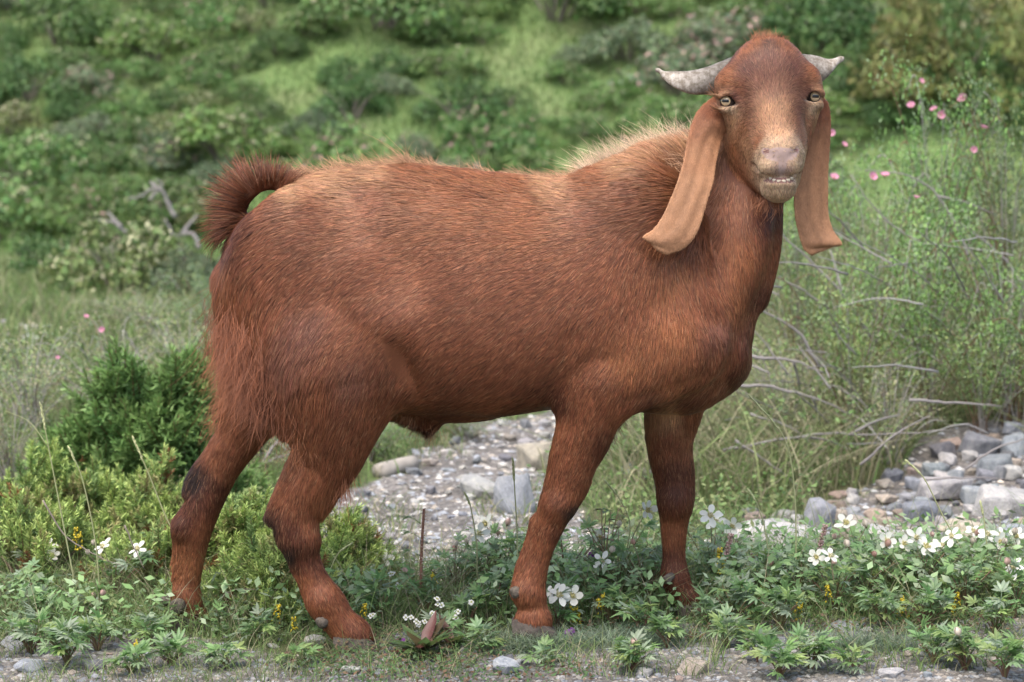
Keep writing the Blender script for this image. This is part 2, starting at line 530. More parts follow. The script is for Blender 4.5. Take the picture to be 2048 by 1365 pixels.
# --- hollows: flank, behind the elbow, under the point of the shoulder, along the neck
ell((795, 500, -.228), (80, 105, .052), .05, rot=-12, sub=True)
chain([(1108, 826, -.178, 12), (1116, 760, -.205, 11), (1146, 680, -.208, 8)], .035, 1.0, True)
chain([(1440, 690, -.162, 7), (1420, 750, -.164, 11), (1330, 792, -.172, 12), (1250, 806, -.182, 8)], .022, 1.0, True)
chain([(1340, 480, -.165, 7), (1396, 580, -.165, 10), (1436, 645, -.158, 6)], .04, 1.0, True)
ell((812, 770, -.205), (22, 70, .040), .04, rot=14, sub=True)
# --- belly: sheath and its fold
chain([(790, 805, -.01, 30), (850, 835, -.01, 19), (868, 846, -.01, 13)], .03, .9)
ell((920, 815, -.0), (70, 22, .06), .03)
# --- tail, erect and curled forward over the rump
chain([(492, 500, 0, 34), (474, 452, 0, 22), (477, 408, 0, 19), (500, 378, 0, 18), (540, 364, 0, 15), (584, 366, 0, 10)], .014)
# --- neck
chain([(1510, 215, .066, 60), (1480, 320, .058, 80), (1465, 400, .036, 92), (1432, 500, .012, 118), (1385, 610, .0, 132)], .02, .80)
chain([(1425, 300, .045, 26), (1340, 345, .02, 46), (1230, 410, .0, 60)], .06, .9)     # crest down to the withers
chain([(1496, 400, -.022, 36), (1490, 480, -.055, 44), (1450, 590, -.075, 40), (1415, 660, -.085, 34)], .04, .8)   # neck muscle
chain([(1540, 390, .02, 20), (1536, 490, .0, 20), (1505, 580, .0, 32)], .03, .9)        # throat line
# --- head
ell((1535, 160, .000), (82, 66, .085), .02)
ell((1536, 118, -.005), (46, 34, .052), .03)                     # poll
ell((1536, 178, -.012), (96, 40, .052), .025)                    # between the orbits
ell((1466, 170, -.030), (32, 30, .036), .022, rot=-10)           # brows
ell((1617, 163, -.030), (22, 28, .036), .022, rot=10)
ell((1464, 208, -.030), (24, 26, .038), .02)                     # orbits
ell((1621, 200, -.030), (18, 24, .038), .02)
chain([(1538, 172, -.030, 66), (1548, 232, -.070, 58), (1557, 282, -.112, 43), (1561, 302, -.130, 38)], .035, 1.0)
chain([(1508, 225, -.012, 54), (1530, 285, -.066, 44), (1546, 330, -.118, 32)], .03, 1.0)
chain([(1594, 225, -.015, 26), (1586, 290, -.075, 26), (1580, 330, -.125, 20)], .03, 1.0)
ell((1492, 248, .005), (40, 66, .066), .03, rot=6)              # cheeks
ell((1597, 240, .000), (24, 62, .066), .03, rot=-8)
ell((1496, 300, -.015), (32, 50, .05), .025, rot=14)
chain([(1510, 300, .010, 44), (1538, 348, -.065, 38), (1557, 371, -.118, 26)], .025)
chain([(1578, 310, -.02, 30), (1568, 355, -.09, 27)], .025)
ell((1559, 311, -.142), (37, 31, .034), .020)                     # muzzle
ell((1558, 332, -.146), (37, 22, .034), .014)
ell((1542, 335, -.163), (20, 18, .020), .012)
ell((1580, 332, -.161), (16, 18, .020), .012)
ell((1562, 306, -.163), (29, 18, .016), .012)                    # nose pad
ell((1557, 378, -.136), (31, 23, .036), .014)                    # chin
ell((1559, 367, -.152), (29, 13, .026), .010)                    # lower lip
# eye sockets, nostrils, mouth
EYE_L, EYE_R, EYE_RAD = P(1455, 203, -.048), P(1626, 194, -.047), 0.0150
for (px, py, Y), dx in (((1455, 203, -.048), -1), ((1626, 194, -.047), 1)):
    ell((px + dx * 2, py - 12, Y - .009), (19, 6.5, .010), .012, rot=-dx * 16)        # upper lid
    ell((px + dx * 0, py + 13, Y - .006), (18, 5.5, .009), .012, rot=-dx * 12)        # lower lid
    ell((px - dx * 0, py, Y - .016), (15.0, 10.0, .020), .005, rot=-dx * 14, sub=True)
    ell((px - dx * 13, py + 4, Y - .016), (8, 3.2, .014), .004, rot=-dx * 26, sub=True)
chain([(1527, 299, -.172, 3.4), (1536, 307, -.180, 4.6), (1548, 315, -.186, 2.2)], .006, 1.0, True)
chain([(1597, 297, -.170, 3.2), (1590, 305, -.178, 4.4), (1578, 315, -.186, 2.2)], .006, 1.0, True)
chain([(1546, 314, -.188, 1.6), (1565, 325, -.190, 2.0), (1580, 314, -.188, 1.6)], .006, 1.0, True)
chain([(1566, 327, -.188, 1.6), (1566, 350, -.188, 1.4)], .007, 1.0, True)
chain([(1508, 329, -.105, 2.6), (1519, 339, -.142, 2.4), (1534, 351, -.168, 2.2), (1548, 359, -.180, 3.0), (1562, 362.5, -.183, 3.3), (1576, 359, -.179, 3.0), (1586, 351, -.168, 2.2), (1598, 336, -.130, 2.4)], .006, 1.0, True)

def surface_nets():
    S = FLD < 0
    c = S[:-1, :-1, :-1].astype(np.int8)
    for a in (0, 1):
        for b in (0, 1):
            for d in (0, 1):
                if a + b + d:
                    c = c + S[a:S.shape[0] - 1 + a, b:S.shape[1] - 1 + b, d:S.shape[2] - 1 + d]
    act = (c > 0) & (c < 8)
    I, J, K = np.nonzero(act)
    n = len(I)
    vid = np.full(act.shape, -1, np.int32); vid[I, J, K] = np.arange(n)
    acc = np.zeros((n, 3)); cnt = np.zeros(n)
    base = np.stack([GX[I], GY[J], GZ[K]], 1).astype(float)
    size = np.stack([GX[I + 1] - GX[I], GY[J + 1] - GY[J], GZ[K + 1] - GZ[K]], 1).astype(float)
    val = {}
    for a in (0, 1):
        for b in (0, 1):
            for d in (0, 1):
                val[a, b, d] = FLD[I + a, J + b, K + d].astype(float)
    for ax in range(3):
        for u in (0, 1):
            for v in (0, 1):
                o = [u, v]; o.insert(ax, 0); e = [u, v]; e.insert(ax, 1)
                f0, f1 = val[tuple(o)], val[tuple(e)]
                m = (f0 < 0) != (f1 < 0)
                t = np.where(m, f0 / np.where(m, f0 - f1, 1), 0)
                q = np.zeros((n, 3)); q[:] = o
                q[:, ax] = t
                acc[m] += q[m]; cnt[m] += 1
    V = base + size * acc / cnt[:, None]
    quads = []
    for ax in range(3):
        sl0 = [slice(1, -1)] * 3; sl1 = [slice(1, -1)] * 3
        sl0[ax] = slice(1, -2); sl1[ax] = slice(2, -1)
        A, B = S[tuple(sl0)], S[tuple(sl1)]
        for flip, M in ((False, A & ~B), (True, ~A & B)):
            i, j, k = np.nonzero(M); i += 1; j += 1; k += 1
            b1, b2 = [(1, 2), (2, 0), (0, 1)][ax]
            idx = []
            for (p, q) in ((0, 0), (1, 0), (1, 1), (0, 1)):
                o = [i.copy(), j.copy(), k.copy()]
                o[b1] -= 1 - p; o[b2] -= 1 - q
                idx.append(vid[o[0], o[1], o[2]])
            Q = np.stack(idx, 1)
            quads.append(Q[:, ::-1] if flip else Q)
    F = np.concatenate(quads)
    F = F[(F >= 0).all(1)]
    return V, F

GV, GF = surface_nets()
# light smoothing along the surface (removes grid steps)
def smooth_mesh(V, F, it, lam=0.5):
    n = len(V)
    e = np.concatenate([F[:, [0, 1]], F[:, [1, 2]], F[:, [2, 3]], F[:, [3, 0]]])
    deg = np.bincount(e[:, 0], minlength=n) + np.bincount(e[:, 1], minlength=n)
    for _ in range(it):
        acc = np.zeros_like(V)
        for a in range(3):
            acc[:, a] = np.bincount(e[:, 0], V[e[:, 1], a], n) + np.bincount(e[:, 1], V[e[:, 0], a], n)
        V = V + lam * (acc / np.maximum(deg, 1)[:, None] - V)
    return V
GV = smooth_mesh(GV, GF, 2)
_keep = np.zeros(len(GV), bool); _keep[GF.ravel()] = True
_re = np.cumsum(_keep) - 1
GV = GV[_keep]; GF = _re[GF]
# ------------------------------------------------------------------ coat: direction, length and colour given at control points
# colours are the coat's own (linear), plus a faint greyish sheen painted on the haunch
CR = np.array((.225, .080, .036)); CD = np.array((.115, .039, .020)); CO = np.array((.275, .104, .044)); CT = np.array((.45, .24, .125))
CB = np.array((.62, .43, .28)); CM = np.array((.47, .325, .205)); CK = np.array((.035, .021, .017)); CF = np.array((.195, .078, .045)); CH = np.array((.135, .056, .040))
CE = np.array((.37, .192, .099)); CV = np.array((.31, .21, .165))
# px, py, dx, dy (picture plane), length mm, lift, colour
BODYPTS = [
    # rump, back and crest
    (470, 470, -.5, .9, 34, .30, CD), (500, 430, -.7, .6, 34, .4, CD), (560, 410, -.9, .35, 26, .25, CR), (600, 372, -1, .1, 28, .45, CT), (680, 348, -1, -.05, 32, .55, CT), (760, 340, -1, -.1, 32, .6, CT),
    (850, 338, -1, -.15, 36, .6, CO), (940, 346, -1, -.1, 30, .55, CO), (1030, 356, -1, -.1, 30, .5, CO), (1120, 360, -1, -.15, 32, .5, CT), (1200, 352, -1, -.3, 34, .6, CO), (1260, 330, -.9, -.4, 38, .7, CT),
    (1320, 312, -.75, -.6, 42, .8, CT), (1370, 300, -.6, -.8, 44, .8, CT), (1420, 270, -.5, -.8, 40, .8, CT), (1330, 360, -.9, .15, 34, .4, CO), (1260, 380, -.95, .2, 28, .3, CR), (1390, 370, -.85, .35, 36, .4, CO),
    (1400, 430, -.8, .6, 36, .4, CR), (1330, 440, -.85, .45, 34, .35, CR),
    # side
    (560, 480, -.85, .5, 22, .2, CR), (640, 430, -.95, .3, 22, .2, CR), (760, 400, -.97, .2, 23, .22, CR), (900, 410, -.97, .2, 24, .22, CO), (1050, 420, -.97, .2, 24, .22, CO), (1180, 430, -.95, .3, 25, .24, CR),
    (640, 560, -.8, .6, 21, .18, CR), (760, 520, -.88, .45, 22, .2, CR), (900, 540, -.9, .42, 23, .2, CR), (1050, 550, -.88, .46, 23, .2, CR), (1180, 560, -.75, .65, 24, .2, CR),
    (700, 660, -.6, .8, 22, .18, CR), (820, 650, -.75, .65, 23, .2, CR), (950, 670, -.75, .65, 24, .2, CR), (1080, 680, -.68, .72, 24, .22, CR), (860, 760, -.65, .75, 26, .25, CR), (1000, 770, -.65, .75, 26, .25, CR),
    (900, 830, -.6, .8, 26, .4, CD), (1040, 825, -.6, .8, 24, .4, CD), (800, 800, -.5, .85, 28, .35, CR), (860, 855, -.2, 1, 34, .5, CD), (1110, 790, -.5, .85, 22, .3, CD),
    # rump and back of thigh: long hair
    (480, 560, -.25, 1, 34, .3, CR), (470, 640, -.05, 1, 46, .25, CR), (475, 720, -.08, 1, 52, .3, CR), (530, 640, -.15, 1, 38, .25, CR), (540, 740, -.25, .95, 48, .35, CF), (580, 800, -.3, .9, 44, .4, CR),
    (600, 700, -.3, .95, 40, .3, CF), (640, 640, -.35, .95, 26, .2, CF), (660, 760, -.3, .95, 32, .25, CR), (720, 740, -.3, .95, 24, .2, CF), (760, 790, -.2, 1, 24, .22, CR), (600, 850, -.35, .9, 32, .35, CO),
    # near hind leg
    (680, 850, -.3, .95, 30, .3, CR), (735, 850, -.2, 1, 24, .25, CR), (640, 920, -.3, .95, 26, .3, CR), (700, 920, -.25, 1, 34, .4, CR), (675, 970, -.1, 1, 40, .5, CO), (590, 960, -.4, .9, 22, .3, CR),
    (545, 1030, -.3, 1, 24, .5, CK), (600, 1030, -.1, 1, 14, .2, CD), (630, 1020, .1, 1, 16, .25, CR), (590, 1085, .0, 1, 15, .3, CK), (620, 1090, .1, 1, 13, .2, CD), (570, 1110, -.1, 1, 20, .4, CD), (610, 1140, .3, 1, 12, .2, CR),
    (640, 1180, .4, .9, 11, .2, CR), (660, 1230, .45, .9, 11, .2, CR), (705, 1270, .4, .9, 12, .2, CD), (690, 1300, .1, 1, 14, .25, CD),
    # far hind leg
    (470, 800, -.25, .95, 26, .3, CR), (490, 860, -.3, .95, 20, .22, CR), (440, 930, -.35, .95, 20, .25, CR), (372, 970, -.3, 1, 22, .5, CK), (410, 1010, -.1, 1, 12, .2, CD), (356, 1050, -.4, .9, 22, .6, CD), (390, 1080, -.1, 1, 12, .2, CR),
    (375, 1150, -.1, 1, 12, .22, CO), (350, 1150, -.3, .9, 15, .3, CO), (370, 1210, .1, 1, 10, .2, CR), (385, 1250, .1, 1, 12, .2, CD),
    # shoulder, chest
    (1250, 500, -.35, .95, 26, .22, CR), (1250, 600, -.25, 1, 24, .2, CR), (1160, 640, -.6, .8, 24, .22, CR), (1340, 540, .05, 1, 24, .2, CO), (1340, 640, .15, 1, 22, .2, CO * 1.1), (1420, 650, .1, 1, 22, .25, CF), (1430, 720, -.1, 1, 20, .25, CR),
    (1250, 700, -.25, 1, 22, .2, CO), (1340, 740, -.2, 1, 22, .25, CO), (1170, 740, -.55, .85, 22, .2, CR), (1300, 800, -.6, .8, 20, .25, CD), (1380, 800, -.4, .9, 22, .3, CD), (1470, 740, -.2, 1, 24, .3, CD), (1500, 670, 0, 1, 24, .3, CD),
    # neck
    (1450, 420, .1, 1, 26, .22, CR), (1470, 340, .2, 1, 24, .2, CD), (1480, 280, .15, 1, 20, .2, CD), (1520, 430, .1, 1, 20, .18, CD), (1545, 500, .05, 1, 22, .2, CR), (1470, 500, .15, 1, 25, .2, CO), (1400, 520, .1, 1, 28, .25, CR), (1450, 590, .2, 1, 24, .2, CO),
    (1520, 590, -.1, 1, 24, .25, CD), (1400, 590, .2, 1, 26, .22, CR),
    # near foreleg
    (1180, 790, -.45, .9, 20, .22, CR), (1240, 800, -.4, .9, 24, .4, CR), (1120, 830, -.3, 1, 20, .25, CR), (1215, 870, -.1, 1, 24, .45, CD), (1150, 880, -.3, .95, 16, .2, CR), (1140, 960, -.3, .95, 13, .2, CR), (1150, 1000, -.3, .95, 12, .2, CK),
    (1100, 1010, -.4, .9, 14, .2, CR), (1118, 1050, -.3, .95, 11, .2, CD), (1085, 1060, -.3, .95, 11, .2, CR), (1070, 1120, -.3, .95, 11, .2, CR), (1050, 1170, -.2, 1, 12, .25, CR), (1065, 1220, 0, 1, 11, .2, CR), (1045, 1245, -.1, 1, 15, .3, CR), (1085, 1250, .1, 1, 13, .25, CD),
    # far foreleg
    (1345, 830, 0, 1, 20, .3, CT), (1390, 840, .2, 1, 26, .5, CR), (1345, 900, 0, 1, 15, .2, CR), (1345, 960, 0, 1, 13, .2, CD), (1350, 1020, 0, 1, 12, .2, CD), (1348, 1080, 0, 1, 11, .2, CR), (1350, 1140, .1, 1, 11, .2, CD), (1375, 1200, .3, 1, 12, .2, CD),
]
HEADPTS = [  # px, py, Y, dx, dy, dY, len mm, lift, colour
    (1536, 72, 0, 0, -1, 0, 12, 1.0, CO), (1520, 86, -.03, -.4, -1, 0, 13, .9, CO), (1554, 86, -.03, .4, -1, 0, 13, .9, CO), (1500, 92, 0, -.6, -1, 0, 12, .8, CR), (1580, 90, 0, .6, -1, 0, 12, .8, CR), (1537, 104, -.05, 0, -1, -.2, 15, .5, CK), (1510, 110, -.04, -.6, -.6, 0, 13, .4, CO), (1566, 108, -.04, .6, -.6, 0, 13, .4, CO),
    (1480, 110, 0, -.7, -.5, 0, 13, .5, CH), (1596, 105, 0, .7, -.5, 0, 13, .5, CH), (1537, 128, -.07, 0, -1, 0, 13, .3, CH), (1535, 165, -.08, -.1, -1, 0, 12, .25, CH), (1500, 150, -.07, -.6, -.7, 0, 12, .25, CH), (1575, 148, -.07, .6, -.7, 0, 12, .25, CH),
    (1460, 160, -.06, -.7, -.3, 0, 9, .25, CO * 1.15), (1622, 152, -.06, .7, -.4, 0, 9, .25, CO * 1.15), (1450, 182, -.08, -.9, .0, 0, 6, .2, CT), (1637, 176, -.08, .9, .0, 0, 6, .2, CT), (1460, 219, -.07, -.3, .9, 0, 5, .2, CM * .8), (1626, 210, -.07, .3, .9, 0, 5, .2, CM * .8), (1486, 180, -.07, -.7, .0, 0, 9, .2, CR), (1600, 172, -.07, .7, -.1, 0, 9, .2, CR), (1505, 205, -.07, -.8, .3, 0, 8, .2, CH), (1592, 198, -.07, .8, .3, 0, 8, .2, CH),
    (1548, 205, -.10, -.05, -1, 0, 9, .22, CH), (1552, 240, -.12, -.1, -1, 0, 8, .22, CT), (1557, 272, -.15, 0, -1, 0, 7, .25, CT), (1558, 286, -.155, 0, -1, 0, 6, .25, CM * .9), (1530, 255, -.10, -.7, -.4, 0, 7, .2, CO), (1522, 225, -.09, -.8, .0, 0, 8, .2, CD), (1582, 225, -.10, .8, .0, 0, 8, .2, CD), (1532, 240, -.10, -.8, -.1, 0, 7, .2, CD), (1579, 240, -.11, .8, -.1, 0, 7, .2, CD), (1540, 222, -.11, -.3, -.9, 0, 8, .2, CT * .8), (1548, 225, -.115, 0, -1, 0, 8, .2, CT * .85), (1560, 222, -.11, .3, -.9, 0, 8, .2, CT * .8), (1478, 192, -.07, -.5, .3, 0, 8, .2, CH), (1606, 184, -.07, .5, .3, 0, 8, .2, CH),
    (1582, 255, -.11, .7, -.3, 0, 7, .2, CO), (1600, 240, -.06, .6, .7, 0, 8, .2, CO), (1614, 220, -.05, .6, .8, 0, 8, .2, CT), (1500, 250, -.07, -.6, .7, 0, 9, .2, CO), (1472, 232, -.06, -.4, .9, 0, 7, .2, CT * .9), (1465, 255, -.03, -.3, 1, 0, 9, .22, CT * .8),
    (1480, 290, -.04, -.4, .9, 0, 10, .22, CO), (1510, 295, -.09, -.7, .5, 0, 8, .2, CT), (1500, 330, -.04, -.3, .95, 0, 12, .25, CR), (1520, 370, -.06, -.2, 1, .2, 15, .3, CR), (1490, 350, .0, -.2, 1, 0, 14, .3, CR), (1605, 300, -.05, .3, 1, 0, 9, .25, CO),
    (1520, 320, -.14, -.8, .3, 0, 5, .25, CM), (1532, 335, -.17, -.5, .6, 0, 4, .3, CM), (1590, 330, -.17, .5, .6, 0, 4, .3, CM), (1600, 310, -.14, .8, .2, 0, 5, .25, CM), (1526, 286, -.13, -.7, -.2, 0, 6, .2, CO), (1537, 294, -.15, -.7, -.2, 0, 5, .2, CM), (1597, 280, -.12, .7, -.2, 0, 6, .2, CO), (1588, 292, -.15, .7, -.2, 0, 5, .2, CM),
    (1565, 340, -.18, 0, 1, 0, 3, .3, CV), (1557, 376, -.165, 0, 1, 0, 6, .35, CM * 1.3), (1540, 368, -.15, 0, 1, 0, 5, .3, CM * 1.1), (1578, 367, -.15, 0, 1, 0, 5, .3, CM * .9), (1557, 387, -.15, 0, 1, 0, 9, .4, CM * 1.3), (1530, 378, -.13, -.4, .9, 0, 9, .4, CM * 1.1), (1585, 376, -.13, .4, .9, 0, 8, .4, CM * 1.05), (1556, 400, -.12, 0, 1, .3, 14, .4, CT), (1560, 366, -.175, 0, 1, 0, 3, .2, CM * .85),
]
_bp = np.array([[b[0], b[1]] for b in BODYPTS], float)
_bd = np.array([[b[2], 0, -b[3]] for b in BODYPTS], float); _bd /= np.linalg.norm(_bd, axis=1)[:, None]
_bl = np.array([[b[4] * .001, b[5]] for b in BODYPTS]); _bc = np.array([b[6] for b in BODYPTS])
_hp = np.array([P(h[0], h[1], h[2]) for h in HEADPTS]); _hd = np.array([[h[3], h[5], -h[4]] for h in HEADPTS], float); _hd /= np.linalg.norm(_hd, axis=1)[:, None]
_hl = np.array([[h[6] * .001, h[7]] for h in HEADPTS]); _hc = np.array([h[8] for h in HEADPTS])
_bw = np.array([P(p[0], p[1], 0)[[0, 2]] for p in _bp])

def is_head(p):
    x, y, z = p[:, 0], p[:, 1], p[:, 2]
    hd = np.zeros(len(p), bool)
    for px, py, Y, r in ((1536, 140, -.01, 100), (1540, 190, -.02, 112), (1530, 250, -.04, 90), (1520, 300, -.05, 70), (1552, 320, -.12, 82), (1550, 375, -.12, 58), (1552, 240, -.095, 66)):
        c = P(px, py, Y)
        hd |= ((p - c) ** 2).sum(1) < (r * KPX) ** 2
    return hd & (y < 0.055)

def leg_sep(p):
    """far legs use their own guides although they overlap in the picture"""
    return p

def coat(p):
    """root points (n,3) -> direction, length, lift, colour"""
    n = len(p)
    d = np.zeros((n, 3)); l = np.zeros((n, 2)); c = np.zeros((n, 3))
    hm = is_head(p)
    for m, ref, dd, ll, cc, pw in ((~hm, _bw, _bd, _bl, _bc, 3.2), (hm, _hp, _hd, _hl, _hc, 3.4)):
        idx = np.nonzero(m)[0]
        for s in range(0, len(idx), 20000):
            ii = idx[s:s + 20000]
            q = p[ii][:, [0, 2]] if ref.shape[1] == 2 else p[ii]
            r2 = ((q[:, None, :] - ref[None]) ** 2).sum(2) + 1e-5
            w = r2 ** (-pw / 2); w /= w.sum(1)[:, None]
            d[ii] = w @ dd; l[ii] = w @ ll; c[ii] = w @ cc
    # tail: hair fans out and away from its core
    return d, l, c, hm

def tri_sample(V, T, n, dens):
    a, b, c = V[T[:, 0]], V[T[:, 1]], V[T[:, 2]]
    nr = np.cross(b - a, c - a); ar = np.linalg.norm(nr, axis=1) * .5
    w = ar * dens; cs = np.cumsum(w)
    t = np.searchsorted(cs, RNG.random(n) * cs[-1])
    u, v = RNG.random(n), RNG.random(n); f = u + v > 1
    u[f], v[f] = 1 - u[f], 1 - v[f]
    p = a[t] + u[:, None] * (b - a)[t] + v[:, None] * (c - a)[t]
    return p, t, u, v

def vert_normals(V, T):
    fn = np.cross(V[T[:, 1]] - V[T[:, 0]], V[T[:, 2]] - V[T[:, 0]])
    vn = np.zeros_like(V)
    for k in range(3):
        for a in range(3):
            vn[:, a] += np.bincount(T[:, k], fn[:, a], len(V))
    return vn / (np.linalg.norm(vn, axis=1)[:, None] + 1e-12)

def make_strands(name, pts, rad, col, nrm, mat, parent):
    """pts (n,k,3)"""
    n, k = pts.shape[:2]
    hc = bpy.data.hair_curves.new(name)
    hc.add_curves([k] * n)
    hc.attributes["position"].data.foreach_set("vector", np.ascontiguousarray(pts, np.float32).ravel())
    r = hc.attributes.get("radius") or hc.attributes.new("radius", 'FLOAT', 'POINT')
    r.data.foreach_set("value", np.ascontiguousarray(rad, np.float32).ravel())
    a = hc.attributes.new("col", 'FLOAT_VECTOR', 'CURVE')
    a.data.foreach_set("vector", np.ascontiguousarray(col, np.float32).ravel())
    b = hc.attributes.new("nrm", 'FLOAT_VECTOR', 'CURVE')
    b.data.foreach_set("vector", np.ascontiguousarray(nrm, np.float32).ravel())
    hc.materials.append(mat)
    o = bpy.data.objects.new(name, hc)
    o["kind"] = "stuff"
    o.parent = parent
    COL.objects.link(o)
    return o

def fur_material():
    m, nt, b = new_mat("goat_hair")
    a = nt.nodes.new("ShaderNodeAttribute"); a.attribute_name = "col"
    g = nt.nodes.new("ShaderNodeAttribute"); g.attribute_name = "nrm"
    geo = nt.nodes.new("ShaderNodeNewGeometry")
    mx = nt.nodes.new("ShaderNodeMix"); mx.data_type = 'VECTOR'; mx.inputs[0].default_value = 0.30
    nt.links.new(g.outputs["Vector"], mx.inputs[4]); nt.links.new(geo.outputs["Normal"], mx.inputs[5])
    nz = nt.nodes.new("ShaderNodeVectorMath"); nz.operation = 'NORMALIZE'
    nt.links.new(mx.outputs[1], nz.inputs[0])
    nt.links.new(nz.outputs[0], b.inputs["Normal"])
    nt.links.new(a.outputs["Color"], b.inputs["Base Color"])
    b.inputs["Roughness"].default_value = 0.46
    b.inputs["Specular IOR Level"].default_value = 0.24
    return m

FURMAT = fur_material()
SC.cycles_curves.shape = 'RIBBONS' if hasattr(SC.cycles_curves, "shape") else None

def clump(pts, cell, amt, seed=0):
    """pull tips of neighbouring strands together"""
    key = np.floor(pts[:, 0] / cell + seed * .37).astype(np.int64)
    key -= key.min(0); h = (key[:, 0] * (key[:, 1].max() + 1) + key[:, 1]) * (key[:, 2].max() + 1) + key[:, 2]
    _, inv = np.unique(h, return_inverse=True)
    cnt = np.bincount(inv)
    k = pts.shape[1]
    out = pts.copy()
    for j in range(1, k):
        f = amt * (j / (k - 1)) ** 1.3
        f = f[:, None] if np.ndim(f) else f
        mean = np.stack([np.bincount(inv, pts[:, j, a]) / cnt for a in range(3)], 1)
        out[:, j] = pts[:, j] * (1 - f) + mean[inv] * f
    return out

def grow(p, nrm, d, length, lift, k=5, jitter=.11, wild=False, gravity=.0, bend=.5):
    n = len(p)
    tg = d - (d * nrm).sum(1)[:, None] * nrm
    tl = np.linalg.norm(tg, axis=1)[:, None]
    tg = tg / np.maximum(tl, 1e-4)
    lo = np.stack([vnoise(p, 42, s) - .5 for s in (1, 2, 3)], 1) + .6 * np.stack([vnoise(p, 130, s) - .5 for s in (4, 5, 6)], 1)
    tg = tg + lo * (0.95 if wild else .42) + RNG.normal(0, jitter, (n, 3))
    tg -= (tg * nrm).sum(1)[:, None] * nrm
    tg /= np.linalg.norm(tg, axis=1)[:, None] + 1e-9
    ln = length * (0.7 + 0.6 * RNG.random(n))
    lf = np.maximum(lift, np.where(length < .016, .36, .16)) * (0.6 + 0.8 * RNG.random(n))
    t = np.linspace(0, 1, k)[None, :, None]
    v = tg[:, None, :] * t + nrm[:, None, :] * (lf[:, None, None] * (t - bend * t ** 2) + 0.0)
    v = v / np.sqrt(1 + lf[:, None, None] ** 2 * .5)
    q = p[:, None, :] + v * ln[:, None, None]
    q[:, :, 2] -= gravity * (ln[:, None] * t[:, :, 0] ** 2)
    return q - nrm[:, None, :] * np.minimum(0.0010, length * .035)[:, None, None]

def in_zone(p, zones):
    m = np.zeros(len(p), bool)
    for px, py, Y, rx, rz, ry in zones:
        c = P(px, py, Y)
        m |= ((p[:, 0] - c[0]) / (rx * KPX)) ** 2 + ((p[:, 1] - c[1]) / ry) ** 2 + ((p[:, 2] - c[2]) / (rz * KPX)) ** 2 < 1
    return m

EYEZ = [(1454, 203, -.065, 16.5, 11, .05), (1626.5, 194, -.063, 16.5, 11, .05), (1467, 208, -.07, 10, 5, .04), (1611, 199, -.07, 10, 5, .04)]
NOSEZ = [(1562, 309, -.180, 34, 13, .03), (1565, 326, -.184, 8, 30, .02), (1558, 361, -.175, 32, 6, .04), (1532, 303, -.17, 8, 8, .03), (1593, 301, -.17, 7, 8, .03)]

# ------------------------------------------------------------------ build the goat object
goat = tag(empty("goat", P(900, 1280, 0)), "reddish brown long-eared goat standing side-on and facing the camera", "goat")
GM = np.array(goat.location)
TRI = np.concatenate([GF[:, [0, 1, 2]], GF[:, [0, 2, 3]]])
VN = vert_normals(GV, TRI)
_, _, bcol, bhead = coat(GV)
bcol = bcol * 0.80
ez, nz_ = in_zone(GV, EYEZ), in_zone(GV, NOSEZ)
bcol[ez] = (.17, .115, .085)
bcol[nz_] = (.30, .215, .185)
mz = in_zone(GV, [(1558, 361, -.170, 40, 5.0, .03), (1532, 303, -.172, 6, 4, .02), (1593, 301, -.172, 5, 4, .02)])
bcol[mz] = (.17, .085, .075)
skin = attr_mat("goat_skin", rough=.65, spec=.25, vary=.12, nscale=260)
body = link_mesh("body", mesh_np("body", GV - GM, GF, skin, True, bcol), goat)

# fur over the body
NBODY = 380000
tn = np.cross(GV[TRI[:, 1]] - GV[TRI[:, 0]], GV[TRI[:, 2]] - GV[TRI[:, 0]]); tn /= np.linalg.norm(tn, axis=1)[:, None] + 1e-12
tc = GV[TRI].mean(1)
dens = np.where(tn[:, 1] > 0.35, 0.35, 1.0) * np.where((tc[:, 1] > .03) & (tn[:, 1] > -.2) & (tc[:, 2] > .55), .6, 1.0)
dens = dens * np.where(is_head(tc), 3.8, 1.0) * np.where(tc[:, 2] < .42, 1.5, 1.0)
rp, rt, ru, rv = tri_sample(GV, TRI, NBODY, dens)
rn = VN[TRI[rt, 0]] * (1 - ru - rv)[:, None] + VN[TRI[rt, 1]] * ru[:, None] + VN[TRI[rt, 2]] * rv[:, None]
rn /= np.linalg.norm(rn, axis=1)[:, None]
bare = in_zone(rp, EYEZ) | (in_zone(rp, NOSEZ) & (RNG.random(NBODY) < .93)) | (rp[:, 2] < 0.012)
rp, rn = rp[~bare], rn[~bare]
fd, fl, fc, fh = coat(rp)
flen, flift = fl[:, 0].copy(), fl[:, 1].copy()
_sl = (flen > .019) & (flen < .028); flen[_sl] *= .86; flift[_sl] *= .72
wp = in_zone(rp, [(457, 578, 0, 9, 40, .06)])
fc[wp] = CB
# the tail's hair stands away from its core
core = catmull([P(*q) for q in ((474, 452, 0), (477, 408, 0), (500, 378, 0), (540, 364, 0), (584, 366, 0))], 40)
td = np.sqrt(((rp[:, None, :] - core[None]) ** 2).sum(2)); ti = td.argmin(1); td = td.min(1)
tl = (td < 0.030) & (rp[:, 0] < P(592, 360)[0]) & ((rp[:, 0] < P(500, 400)[0]) | (rp[:, 2] > P(500, 384)[2])) & (rp[:, 2] > P(470, 470)[2])
out = rp[tl] - P(522, 425, 0); out[:, 1] *= .6
out /= np.linalg.norm(out, axis=1)[:, None] + 1e-9
topside = (out * rn[tl]).sum(1) > -0.15
fd[tl] = out + np.array([-.25, 0, .1])
flen[tl] = np.where(topside, np.interp(rp[tl][:, 0], [P(500, 370)[0], P(585, 370)[0]], [.064, .034]) * (0.40 + .85 * RNG.random(tl.sum())), .022)
flift[tl] = np.where(topside, 1.2, .25)
